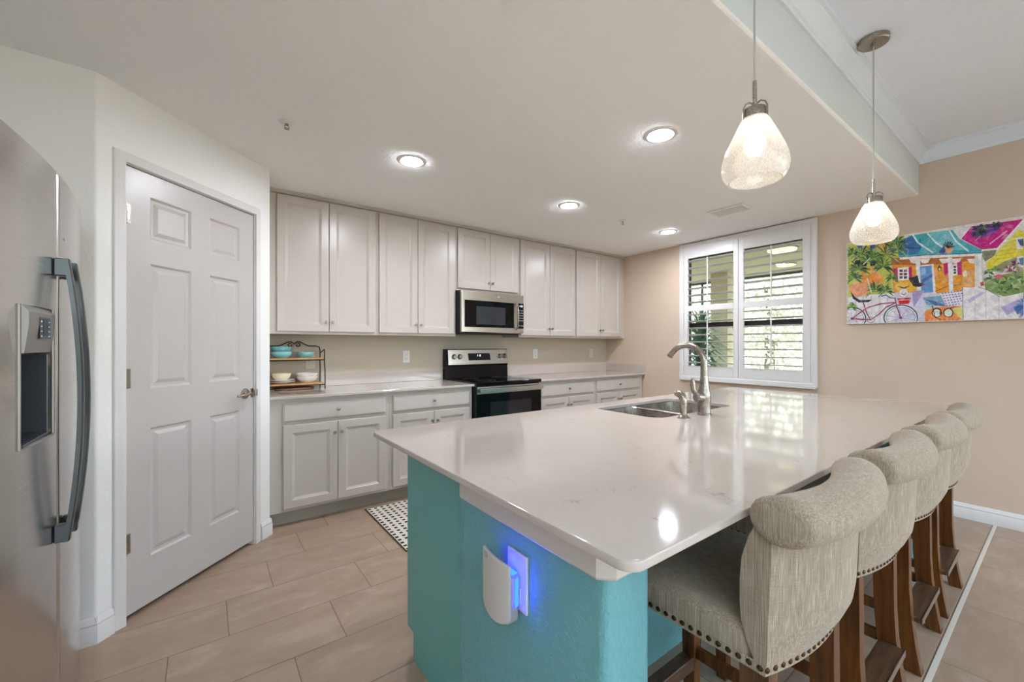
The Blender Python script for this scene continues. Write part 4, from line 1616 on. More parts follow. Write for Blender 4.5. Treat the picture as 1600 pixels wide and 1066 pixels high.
44,74,58 327,641 357,643 384,618 357,632
44,74,58 327,641 360,653 391,635 362,643
118,154,66 327,641 347,661 370,653 352,649
70,112,56 327,641 346,679 370,685 353,669
60,92,70 327,641 338,677 355,687 345,671
150,184,84 327,641 329,685 340,693 339,680
44,74,58 327,641 321,676 322,693 328,675
60,92,70 327,641 312,683 306,693 320,686
44,74,58 327,641 309,675 302,693 318,679
92,130,60 327,641 306,668 294,685 314,675
44,74,58 327,641 302,657 283,665 305,665
70,112,56 327,641 303,650 285,658 307,663
118,154,66 327,641 295,639 265,629 294,649
92,130,60 327,641 297,632 267,617 295,643
70,112,56 327,641 300,620 271,593 296,630
150,184,84 43,599 65,585 80,552 60,576
92,130,60 43,599 77,583 105,541 74,572
60,92,70 43,599 69,598 91,572 68,586
44,74,58 43,599 72,608 101,590 74,598
44,74,58 43,599 66,615 90,605 69,604
150,184,84 43,599 56,629 77,631 65,618
70,112,56 43,599 55,630 73,636 63,621
150,184,84 43,599 47,628 58,638 55,623
44,74,58 43,599 35,641 40,661 47,639
92,130,60 43,599 31,632 31,650 42,634
60,92,70 43,599 23,639 15,662 34,643
92,130,60 43,599 15,626 2,642 22,634
118,154,66 43,599 18,614 2,626 24,626
70,112,56 43,599 16,604 2,606 18,615
92,130,60 43,599 10,597 2,593 10,612
60,92,70 43,599 19,591 2,582 17,603
92,130,60 43,599 20,581 2,561 16,593
92,130,60 33,145 56,130 73,96 52,122
92,130,60 33,145 54,144 70,119 51,130
44,74,58 33,145 52,149 68,132 51,137
150,184,84 33,145 57,160 81,146 60,145
150,184,84 33,145 50,168 72,162 57,154
70,112,56 33,145 43,168 59,169 51,159
60,92,70 33,145 40,174 53,182 48,168
70,112,56 33,145 34,178 44,191 44,174
118,154,66 33,145 28,176 33,190 39,175
118,154,66 33,145 23,176 25,193 35,177
118,154,66 33,145 19,166 15,180 28,171
150,184,84 33,145 18,160 10,169 24,166
150,184,84 33,145 11,160 2,169 16,169
118,154,66 33,145 15,144 2,147 17,158
118,154,66 33,145 7,143 2,140 8,156
44,74,58 33,145 17,136 2,131 15,149
44,74,58 33,145 16,130 2,114 12,140
44,74,58 292,358 315,346 331,313 311,336
92,130,60 292,358 317,349 337,318 314,339
92,130,60 292,358 317,357 338,334 316,348
70,112,56 292,358 312,367 332,353 314,356
70,112,56 292,358 309,380 329,376 315,368
92,130,60 292,358 304,385 322,387 312,375
92,130,60 292,358 298,386 311,393 306,380
150,184,84 292,358 295,382 304,391 302,378
150,184,84 292,358 288,393 292,410 296,392
92,130,60 292,358 283,387 282,403 291,388
92,130,60 292,358 278,384 273,400 286,388
92,130,60 292,358 271,381 257,394 277,388
118,154,66 292,358 273,365 261,373 278,377
92,130,60 292,358 271,361 254,364 273,373
70,112,56 292,358 267,357 245,355 268,370
70,112,56 292,358 276,349 260,341 274,360
70,112,56 292,358 274,339 253,321 270,351
40,44,60 99,513 139,514 133,479 103,481
40,44,60 56,538 96,539 90,503 59,506
40,44,60 155,510 194,511 189,476 159,478
226,214,190 135,379 162,253 169,254 142,381
226,214,190 114,492 160,541 156,548 109,499
52,60,52 756,647 734,664 718,677 739,676
60,50,80 756,647 738,649 722,653 739,662
60,50,80 756,647 743,634 728,625 740,647
60,50,80 756,647 744,620 726,593 737,632
80,96,80 756,647 750,615 738,580 743,622
80,96,80 756,647 763,620 760,586 753,621
60,50,80 756,647 771,614 777,566 764,610
52,60,52 756,647 774,626 785,588 769,619
60,50,80 756,647 778,640 795,611 776,628
60,50,80 756,647 775,653 792,633 776,637
80,96,80 756,647 768,663 783,657 773,651
60,50,80 784,663 769,672 761,682 775,683
60,50,80 784,663 763,664 745,666 764,678
80,96,80 784,663 765,653 747,641 763,663
52,60,52 784,663 777,646 765,631 771,655
80,96,80 784,663 779,639 768,613 772,646
52,60,52 784,663 787,642 784,617 780,644
60,50,80 784,663 793,644 794,614 785,640
52,60,52 784,663 798,648 806,618 793,640
52,60,52 784,663 798,662 808,639 795,648
52,60,52 784,663 800,671 816,653 801,656
52,60,52 784,663 794,679 809,670 800,665
80,96,80 837,669 826,674 821,684 831,686
80,96,80 837,669 825,666 815,668 826,679
80,96,80 837,669 826,660 815,655 824,671
60,50,80 837,669 831,655 820,643 826,664
60,50,80 837,669 837,649 829,628 829,654
60,50,80 837,669 839,646 835,618 832,648
80,96,80 837,669 847,651 850,622 841,647
60,50,80 837,669 851,655 859,627 846,648
52,60,52 837,669 851,665 862,644 849,655
52,60,52 837,669 848,673 859,660 849,662
80,96,80 837,669 849,684 863,673 853,668
96,130,66 817,281 837,281 854,255 836,266
70,100,60 817,281 830,293 844,281 833,278
180,196,140 817,281 825,296 837,293 830,286
150,172,104 817,281 820,304 831,309 828,297
96,130,66 817,281 814,304 818,315 821,303
96,130,66 817,281 807,307 805,323 814,311
70,100,60 817,281 801,291 792,301 806,301
70,100,60 817,281 797,284 780,287 799,298
180,196,140 817,281 803,272 789,268 802,285
150,172,104 850,247 865,249 877,229 864,235
70,100,60 850,247 868,258 885,243 870,244
96,130,66 850,247 861,267 877,264 867,255
180,196,140 850,247 855,274 866,282 862,268
96,130,66 850,247 847,271 852,282 855,269
70,100,60 850,247 836,273 829,290 843,279
70,100,60 850,247 835,262 826,273 840,270
180,196,140 850,247 833,251 819,255 835,262
150,172,104 850,247 831,236 811,224 829,248
150,172,104 889,262 904,261 915,240 902,249
180,196,140 889,262 909,270 928,255 910,260
96,130,66 889,262 898,283 913,279 905,269
180,196,140 889,262 891,284 900,290 898,278
96,130,66 889,262 884,284 887,295 892,284
70,100,60 889,262 878,285 875,299 885,289
150,172,104 889,262 872,280 862,293 878,288
150,172,104 889,262 867,264 849,266 869,277
70,100,60 889,262 875,249 860,244 873,266
180,196,140 927,267 945,265 959,239 943,252
180,196,140 927,267 945,276 962,262 946,265
70,100,60 927,267 940,290 957,285 946,277
96,130,66 927,267 929,301 941,312 939,294
96,130,66 927,267 924,303 928,321 931,302
150,172,104 927,267 914,295 908,311 920,299
180,196,140 927,267 909,282 898,294 915,293
96,130,66 927,267 911,272 899,277 913,282
96,130,66 927,267 911,258 895,255 910,274
70,100,60 914,210 931,211 944,190 929,198
180,196,140 914,210 932,220 949,208 933,210
180,196,140 914,210 923,234 938,234 930,222
180,196,140 914,210 916,231 927,234 925,222
180,196,140 914,210 909,241 912,256 917,240
70,100,60 914,210 904,227 902,239 912,232
70,100,60 914,210 901,219 893,228 905,228
96,130,66 914,210 894,213 877,216 896,226
70,100,60 914,210 897,200 879,192 895,213
70,100,60 863,195 879,197 892,175 878,183
150,172,104 863,195 872,207 884,196 876,191
150,172,104 863,195 872,213 885,212 877,205
70,100,60 863,195 864,214 871,218 871,208
96,130,66 863,195 860,219 865,229 869,217
96,130,66 863,195 852,214 850,226 860,219
150,172,104 863,195 852,203 847,213 858,213
150,172,104 863,195 852,195 843,197 853,205
96,130,66 863,195 853,186 842,183 851,198
70,100,60 804,333 821,334 834,311 819,319
70,100,60 804,333 813,344 824,335 816,332
180,196,140 804,333 812,352 825,350 818,341
150,172,104 804,333 806,352 815,356 813,346
70,100,60 804,333 798,351 802,360 808,351
150,172,104 804,333 796,348 796,358 803,351
96,130,66 804,333 791,339 786,349 798,351
96,130,66 804,333 789,335 778,338 791,346
70,100,60 804,333 793,324 781,322 791,339
150,172,104 837,344 848,347 856,330 846,333
96,130,66 837,344 849,357 864,344 853,341
96,130,66 837,344 843,360 854,354 849,346
150,172,104 837,344 840,366 849,372 846,360
70,100,60 837,344 832,366 834,377 839,366
150,172,104 837,344 828,364 826,376 835,367
150,172,104 837,344 825,352 818,360 829,360
96,130,66 837,344 821,348 809,352 824,358
150,172,104 837,344 825,336 813,335 824,351
96,130,66 952,225 971,223 986,196 968,209
150,172,104 952,225 966,238 981,227 968,225
180,196,140 952,225 960,247 974,245 967,234
70,100,60 952,225 954,251 962,260 961,246
96,130,66 952,225 947,253 952,267 957,252
180,196,140 952,225 941,242 939,255 949,248
150,172,104 952,225 938,236 932,247 944,246
150,172,104 952,225 934,228 921,233 937,242
150,172,104 952,225 938,218 925,213 937,229
150,90,110 895,340 906,338 915,321 905,329
112,54,84 895,340 906,348 916,336 907,335
150,90,110 895,340 904,355 917,349 909,343
150,90,110 895,340 900,361 910,366 906,355
226,200,206 895,340 893,363 896,374 898,362
150,90,110 895,340 884,358 880,370 891,363
150,90,110 895,340 883,352 876,361 887,359
226,200,206 895,340 883,338 874,343 885,352
226,200,206 895,340 882,329 867,320 879,340
226,200,206 927,375 941,368 952,344 939,359
112,54,84 927,375 939,382 951,372 940,373
226,200,206 927,375 933,391 944,388 939,380
226,200,206 927,375 928,397 937,401 936,390
150,90,110 927,375 922,396 926,406 930,395
112,54,84 927,375 917,392 913,402 922,396
112,54,84 927,375 912,385 904,395 917,395
150,90,110 927,375 915,373 905,374 916,384
112,54,84 927,375 918,363 906,357 914,376
112,54,84 914,333 927,328 936,305 924,317
226,200,206 914,333 926,337 937,323 926,326
226,200,206 914,333 922,349 934,344 927,337
112,54,84 914,333 919,354 929,358 925,348
226,200,206 914,333 910,356 913,368 917,355
226,200,206 914,333 905,348 905,359 913,352
150,90,110 914,333 901,341 893,349 905,350
112,54,84 914,333 899,332 886,332 900,342
150,90,110 914,333 906,323 895,317 903,333
70,100,160 976,77 956,114 947,137 966,122
110,140,190 976,77 949,108 931,126 956,119
110,140,190 976,77 946,92 924,101 951,107
70,100,160 976,77 947,76 921,75 949,95
70,100,160 976,77 950,63 924,44 948,75
110,140,190 976,77 955,55 933,29 952,66
110,140,190 976,77 960,42 939,3 953,53
70,100,160 976,77 963,30 944,2 956,38"""
k = 0
for ln in ART.split('\n'):
    q = ln.split()
    art_poly(tuple(map(int, q[0].split(','))), [tuple(map(int, s.split(','))) for s in q[1:]], k)
    k += 1
# the part of the canvas past the picture's edge carries on the garden and yellow house
for hexc, pts in (((220, 205, 66), [(960, 200), (960, 560), (1180, 600), (1400, 420), (1400, 200)]), ((216, 212, 200), [(960, 4), (960, 130), (1445, 110), (1445, 4)]), ((128, 152, 92), [(960, 130), (960, 260), (1445, 230), (1445, 110)]),
                  ((92, 144, 196), [(1050, 330), (1050, 480), (1150, 480), (1150, 330)]), ((188, 212, 228), [(1180, 602), (1000, 690), (1445, 690), (1445, 440), (1400, 420)])):
    art_poly(hexc, pts, k); k += 1
pt = obj('painting', MBc, 'painted_canvas', fix=False)
pt.location = (0, CL, CZ)
tag(pt, 'colourful unframed canvas of a beach cottage, palms and bicycle on the beige wall', 'painting')
# ------------------------------------------------------------------ island
IX0, IX1, IY0, IY1 = -3.922, -.913, -3.434, -2.128
ITOP, IT = .9135, .020
isl = thing('kitchen_island', 'long turquoise painted kitchen island under the white stone top', 'kitchen island', (-2.4, -2.75, 0))
def I(x, y): return (x + 2.4, y + 2.75)
def ibox(mb, x0, x1, y0, y1, z0, z1, **k):
    return mb.box(x0 + 2.4, x1 + 2.4, y0 + 2.75, y1 + 2.75, z0, z1, **k)
ZI = ITOP - IT - .0005
b = MB()
# cabinet carcass as panels so that the sink has room: ends, back, bottom
ibox(b, -3.800, -3.780, -2.715, -2.215, .108, ZI, bev=.001, seg=1)
ibox(b, -3.800, -3.780, -2.715, -2.275, 0, .108, bev=.001, seg=1)
ibox(b, -1.050, -1.030, -2.715, -2.215, 0, ZI, bev=.001, seg=1)
ibox(b, -3.780, -1.050, -2.715, -2.700, 0, ZI)
ibox(b, -3.780, -1.050, -2.700, -2.235, .10, .12)
ibox(b, -3.780, -1.050, -2.235, -2.217, .84, ZI)
ibox(b, -3.780, -1.050, -2.290, -2.275, 0, .10)
obj('cabinet', b, 'teal_cabinet_paint', isl)
for k in range(6):
    x0 = -3.775 + k * .4535
    d = paneled(.445, .70, .020, [(.055, .39, .055, .645)], CABP, .004)
    d = obj('door', d, 'teal_cabinet_paint', isl, smooth=True, ang=18)
    d.rotation_euler = (0, 0, pi)
    d.location = (x0 + .445 + 2.4, -2.234 + 2.75, .125)
    obj('knob', knob_mb(.03 if k % 2 else .415, -.020, .62), 'satin_nickel', d, smooth=True)
# drywall knee wall with the end wings
w = MB()
ww = [(-3.835, -2.722), (-3.835, -3.305), (-3.684, -3.305), (-3.684, -2.86), (-1.150, -2.86), (-1.150, -3.305), (-1.005, -3.305), (-1.005, -2.722)]
w.prism([I(*p) for p in round_poly(ww, [0, .022, .022, 0, 0, .022, .022, 0])], 0, ZI)
obj('knee_wall', w, 'teal_wall_paint', isl, smooth=True, ang=25)
# white apron moulding under the top, chamfered corners
ap = [(.0005, .806), (.018, .806), (.022, .812), (.022, .868), (.030, .880), (.030, ZI - .0005), (.0005, ZI - .0005)]
def apron(path):
    mb = MB()
    rings = []
    N = len(path)
    for i, p in enumerate(path):
        p = Vector(p)
        dirs = []
        if i > 0: dirs.append((p - Vector(path[i - 1])).normalized())
        if i < N - 1: dirs.append((Vector(path[i + 1]) - p).normalized())
        ns = [Vector((-d.y, d.x)) * -1 for d in dirs]
        n = sum(ns, Vector((0, 0))).normalized()
        k = 1 / max(.3, n.dot(ns[0]))
        rings.append([(p.x + n.x * k * d + 2.4, p.y + n.y * k * d + 2.75, z) for d, z in ap])
    mb.loft(rings)
    return mb
for path in ([(-3.835, -2.755), (-3.835, -3.290), (-3.820, -3.305), (-3.700, -3.305), (-3.684, -3.295), (-3.684, -2.90)],
             [(-1.150, -2.90), (-1.150, -3.295), (-1.140, -3.305), (-1.020, -3.305), (-1.005, -3.290), (-1.005, -2.755)]):
    obj('apron_moulding', apron(path), 'apron_white_shaded', isl, smooth=True, ang=25)

top = thing('island_countertop', 'large glossy white stone slab with grey flecks topping the island', 'countertop', (-2.4, -2.75, ITOP - IT))
SX0, SX1, SY0, SY1 = -2.715, -1.955, -2.665, -2.245
bm = bmesh.new()
def loop_at(x0, x1, y0, y1, r, z, n):
    return [bm.verts.new((x + 2.4, y + 2.75, z)) for x, y in rrect(x0, x1, y0, y1, r, n)]
e = .0045
def olo(i, z): return loop_at(IX0 + i, IX1 - i, IY0 + i, IY1 - i, .034 - i, z, 8)
outer = [olo(e, 0), olo(e * .3, e * .3), olo(0, e), olo(0, IT - e), olo(e * .3, IT - e * .3), olo(e, IT)]
def hlo(i, z): return loop_at(SX0 - i, SX1 + i, SY0 - i, SY1 + i, .075 + i, z, 8)
inner = [hlo(0, 0), hlo(0, IT - .003), hlo(.003, IT)]
for L_, s in ((outer, 1), (inner, -1)):
    for p_, q_ in zip(L_, L_[1:]):
        for i in range(len(p_)):
            j = (i + 1) % len(p_)
            bm.faces.new((p_[i], p_[j], q_[j], q_[i]) if s > 0 else (p_[j], p_[i], q_[i], q_[j]))
for po, pi_ in ((outer[-1], inner[-1]), (outer[0], inner[0])):
    es = []
    for L_ in (po, pi_):
        for i in range(len(L_)):
            es.append(bm.edges.get((L_[i], L_[(i + 1) % len(L_)])))
    bmesh.ops.triangle_fill(bm, edges=es, use_beauty=True, use_dissolve=False)
m_ = MB(); m_.bm.free(); m_.bm = bm
obj('slab', m_, 'quartz', top, smooth=True, ang=30, wn_=True)

# undermount double sink
sk = thing('kitchen_sink', 'undermount stainless double bowl sink sunk in the island top', 'sink', (-2.335, -2.455, ITOP - IT - .001))
def basin(x0, x1, y0, y1, depth):
    mb = MB()
    rings = []
    for i, z, r in ((-.018, 0, .09), (0, 0, .075), (.003, -.006, .074), (.010, -depth + .05, .07), (.022, -depth + .016, .06), (.045, -depth + .003, .05), (.075, -depth, .04)):
        rings.append([(x + 2.335, y + 2.455, z) for x, y in rrect(x0 + i, x1 - i, y0 + i, y1 - i, max(.01, r), 8)])
    mb.loft(rings, True, False, True)
    return mb
XM = -2.345
for a, bb, nm in ((SX0, XM - .012, 'bowl'), (XM + .012, SX1, 'bowl')):
    mb = MB()
    rings = []
    for i, z, r in ((-.004, 0, .079), (.000, -.004, .075), (.006, -.12, .07), (.016, -.155, .06), (.04, -.172, .05), (.08, -.176, .04)):
        rings.append([(x + 2.335, y + 2.455, z) for x, y in rrect(a + i, bb - i, SY0 + i, SY1 - i, r, 8)])
    mb.loft(rings, True, False, True)
    bo = obj(nm, mb, 'sink_steel', sk, smooth=True, fix=False)
    dr = MB().lathe([(.0001, -.1745), (.02, -.1745), (.026, -.172), (.042, -.1735), (.044, -.1755), (.0001, -.1755)], 28, ((a + bb) / 2 + 2.335, -2.455 + 2.455, 0))
    obj('drain', dr, 'satin_nickel', bo, smooth=True)
rim = MB().box(XM - .020 + 2.335, XM + .020 + 2.335, SY0 + 2.455 + .02, SY1 + 2.455 - .02, -.012, -.0045, .003, 2)
obj('divider', rim, 'sink_steel', sk, smooth=True)

# faucet and side sprayer
fc = thing('kitchen_faucet', 'tall brushed nickel gooseneck faucet beside the island sink', 'faucet', (-2.418, -2.732, ITOP + .0003))
bd = MB().lathe([(.0001, 0), (.034, 0), (.034, .006), (.031, .010), (.030, .055), (.032, .075), (.033, .095), (.030, .115), (.025, .135), (.021, .165), (.018, .20), (.0001, .20)], 32)
obj('body', bd, 'brushed_nickel', fc, smooth=True)
pts, rr = [(0, 0, .195), (0, 0, .25)], [.0182, .0172]
for k in range(0, 19):
    a = R(180 - k * 8.0)
    pts.append((0, .098 + .098 * cos(a), .262 + .092 * sin(a)))
    rr.append(.0168 - .0001 * k)
lx = pts[-1]
pts += [(0, lx[1] + .012, lx[2] - .012), (0, lx[1] + .020, lx[2] - .024)]
rr += [.0165, .0175]
obj('spout', MB().tube(pts, rr, 18), 'brushed_nickel', fc, smooth=True)
hb = MB()
hb.tube([(-.020, .004, .088), (-.050, .012, .090)], [.027, .025], 22)
hb.tube([(-.050, .012, .090), (-.057, .014, .0905)], [.025, .018], 22)
obj('handle_hub', hb, 'brushed_nickel', fc, smooth=True)
hl = MB().tube([(-.046, .018, .100), (-.050, .030, .125), (-.052, .034, .150), (-.052, .032, .172), (-.052, .036, .186)], [.010, .0115, .0125, .0105, .005], 14, flat=.55)
obj('handle_lever', hl, 'brushed_nickel', fc, smooth=True)
sp = thing('side_sprayer', 'short brushed nickel side sprayer standing left of the faucet', 'sprayer', (-2.600, -2.728, ITOP + .0003))
obj('base_flange', MB().lathe([(.0001, 0), (.029, 0), (.029, .003), (.017, .014), (.015, .022), (.0001, .022)], 26), 'brushed_nickel', sp, smooth=True)
obj('sprayer_body', MB().tube([(0, 0, .020), (0, .001, .06), (0, .000, .085), (0, .006, .103), (0, .022, .116), (0, .042, .118)], [.0145, .0165, .0175, .018, .017, .0145], 20), 'brushed_nickel', sp, smooth=True)

# plug-in trap on the island's end
op = thing('island_outlet', 'white wall outlet plate on the turquoise end of the island', 'outlet', (-3.8352, -3.020, .675), 0)
obj('cover_plate', MB().box(-.006, 0, -.040, .040, -.072, .072, .002, 2), 'plastic_white', op)
obj('socket', MB().box(-.0085, -.0062, -.018, .018, -.052, -.014, .002, 1), 'plastic_white', op)
tr_ = thing('insect_trap', 'white plug-in insect trap glowing blue, plugged into the island end', 'plug-in trap', (-3.8445, -3.006, .655))
def cover():
    mb = MB()
    hw = .056
    rings = []
    for k in range(21):
        u = -cos(pi * k / 20)
        y = u * hw
        zt_ = .092 + .004 * u
        zb_ = -.034 - .030 * math.sqrt(max(0, 1 - u * u))
        xf = -(.060 - .007 * u * u)
        rings.append([(xf, y, zt_ - .002), (xf + .002, y, zt_), (xf + .007, y, zt_), (xf + .007, y, zb_), (xf + .002, y, zb_), (xf, y, zb_ + .002)])
    return mb.loft(rings)
cvr = obj('front_cover', cover(), 'trap_white_shaded', tr_, smooth=True, ang=40)
bk = MB().box(-.045, -.0045, -.034, .034, -.070, .046, .008, 3)
bko = obj('back_housing', bk, 'plastic_grey', tr_, smooth=True)
ld = MB()
ld.box(-.024, -.006, -.030, .026, .0465, .0490, .0005, 1)
ld.box(-.018, -.008, -.0365, -.0345, -.030, .040, .0005, 1)
obj('blue_lamp', ld, 'blue_led', tr_)
nt = MB().lathe([(.009, 0), (.009, .0022), (.0001, .0022)], 18, (0, 0, 0), Matrix.Translation((-.0580, .034, .085)) @ Matrix.Rotation(R(-90), 4, 'Y'))
obj('notch_clip', nt, 'plastic_grey', tr_, smooth=True)

# ------------------------------------------------------------------ bar stools
def stool(label, loc):
    t = thing('bar_stool', label, 'bar stool', loc, 0, 'upholstered stools along the island')
    HW, YE, ZT = .235, -.225, .915      # half width, rear edge, roll centre
    # seat
    rings = []
    for z, ins, r in ((.578, .004, .035), (.582, 0, .038), (.640, .0, .04), (.655, .006, .045), (.664, .018, .05), (.668, .04, .05)):
        rings.append([(x, y, z) for x, y in rrect(-HW + ins, HW - ins, -.205 + ins, .225 - ins, r, 6)])
    s = MB().loft(rings)
    obj('seat', s, 'linen', t, smooth=True, ang=50)
    # back: vertical sections across x
    n = 16
    def bulge(z):
        tt = max(0.0, min(1.0, (z - .575) / .13))
        return .028 + .050 * math.sin(tt * pi / 2)
    zs = [.576, .60, .63, .67, .71, .76, .81, .86, .895, .912]
    rings = []
    for i in range(n + 1):
        u = -1 + 2 * i / n
        x = u * HW
        k = 1 - u * u
        rear = [(x, YE - bulge(z) * k - (.012 * max(0, (z - .6) / .3)), z) for z in zs]
        front = []
        for z in reversed(zs):
            th = .040 + .018 * math.sin(pi * min(1, max(0, (z - .60) / .32)))
            th -= .016 * max(0, min(1, (z - .84) / .05))
            if z < .64:
                th = .012 + .030 * max(0, (z - .576) / .064)
            front.append((x, YE + th - .030 * k * min(1, (z - .576) / .12) - (.012 * max(0, (z - .6) / .3)), z))
        rings.append(rear + front)
    bk_ = MB().loft(rings)
    back = obj('backrest', bk_, 'linen', t, smooth=True, ang=45)
    # rolled top
    rings = []
    n = 20
    for i in range(n + 1):
        u = -1 + 2 * i / n
        x = u * (HW + .012)
        k = 1 - u * u
        cy = YE - .034 - .040 * k
        cz = ZT - .006 * k
        r_ = .052
        ring = []
        for q in range(20):
            a = 2 * pi * q / 20
            ring.append((x, cy + r_ * cos(a) * (1.15 if cos(a) > 0 else 1.12), cz + r_ * .98 * sin(a)))
        rings.append(ring)
    def shrink(ring, kk, dx):
        cy = sum(p[1] for p in ring) / len(ring); cz = sum(p[2] for p in ring) / len(ring)
        return [(p[0] + dx, cy + (p[1] - cy) * kk, cz + (p[2] - cz) * kk) for p in ring]
    r0, r1 = rings[0], rings[-1]
    ends0 = [shrink(r0, .45, -.0125), shrink(r0, .72, -.0105), shrink(r0, .88, -.006)]
    ends1 = [shrink(r1, .88, .006), shrink(r1, .72, .0105), shrink(r1, .45, .0125)]
    obj('rolled_top', MB().loft(ends0 + rings + ends1), 'linen', t, smooth=True, ang=60)
    # seam piping down the rear corners
    pg = MB()
    for sx in (-1, 1):
        pg.tube([(sx * (HW - .002), YE - .001 - .012 * max(0, (z - .6) / .3), z) for z in (.60, .68, .76, .86)], .0022, 6)
    obj('seam_piping', pg, 'linen', back, smooth=True)
    # nail heads round the bottom hem
    nh = MB()
    def nail(x, y, nx, ny):
        zax = Vector((nx, ny, 0)).normalized()
        mt = Matrix.Translation((x, y, .589)) @ zax.to_track_quat('Z', 'Y').to_matrix().to_4x4()
        nh.lathe([(.0068, 0), (.0058, .0024), (.003, .0038), (.0001, .0042)], 10, (0, 0, 0), mt)
    for sx in (-1, 1):
        for k in range(19):
            nail(sx * HW, -.215 + k * .0222, sx, 0)
        nail(sx * (HW - .0085), .2075, sx, .6)
    for k in range(19):
        x = -.2105 + k * .0234
        nail(x, .2255, 0, 1)
    for k in range(21):
        u = -.98 + k * 1.96 / 20
        nail(u * HW, YE - bulge(.589) * (1 - u * u) - .0003, -bulge(.589) * 2 * u / HW * -1 * .0 + u * .35, -1)
    def band(z):
        pth = [(HW + .0004, -.215), (HW + .0004, .190), (HW - .035, .2254), (-HW + .035, .2254), (-HW - .0004, .190), (-HW - .0004, -.215)]
        for k in range(13):
            u = -1 + k / 6
            pth.append((u * (HW + .0004), YE - bulge(.589) * (1 - u * u) - .0006))
        return [(x, y, z) for x, y in pth]
    gb = MB().loft([band(.577), band(.600)], True, False, False)
    obj('hem_band', gb, 'linen', t)
    obj('nailhead_trim', nh, 'nail_bronze', t, smooth=True)
    # legs
    for sx in (-1, 1):
        rr_ = []
        for y, z, hy in ((-.196, .577, .030), (-.198, .45, .029), (-.200, .32, .028), (-.206, .22, .027), (-.220, .11, .025), (-.240, 0, .023)):
            rr_.append([(sx * .199 + a * .0225, y + b_ * hy, z) for a, b_ in ((-1, -1), (1, -1), (1, 1), (-1, 1))])
        obj('leg', MB().loft(rr_), 'walnut', t)
        rr_ = [[(sx * .199 + a * w_, .190 + b_ * w_, z) for a, b_ in ((-1, -1), (1, -1), (1, 1), (-1, 1))] for z, w_ in ((.577, .0235), (.25, .0225), (0, .018))]
        obj('leg', MB().loft(rr_), 'walnut', t)
        obj('stretcher', MB().box(sx * .199 - .011, sx * .199 + .011, -.178, .168, .185, .222, .002, 1), 'walnut', t)
    fr_ = MB().box(-.1765, .1765, .168, .212, .150, .195, .003, 1)
    obj('footrest', fr_, 'walnut_plank', t)
    rp = obj('footrest', MB().box(-.1765, .1765, -.255, -.186, .180, .202, .003, 1), 'walnut_plank', t)
    obj('metal_edge', MB().box(-.1765, .1765, -.2585, -.2552, .180, .2035), 'stainless_side', rp)
    ar_ = MB()
    for y in (-.19, .19):
        ar_.box(-.176, .176, y - .009, y + .009, .535, .577)
    obj('seat_rail', ar_, 'walnut', t)
    return t
SYC = -3.250
s0 = stool('cream upholstered bar stool with rolled back closest to the glowing plug-in trap', (-3.300, SYC, 0))
dup(s0, (-2.680, SYC, 0), 'second cream upholstered bar stool from the glowing trap end of the island')
dup(s0, (-2.055, SYC, 0), 'third cream upholstered bar stool from the glowing trap end of the island')
dup(s0, (-1.490, SYC, 0), 'cream upholstered bar stool at the far end of the island, closest to the beige wall')

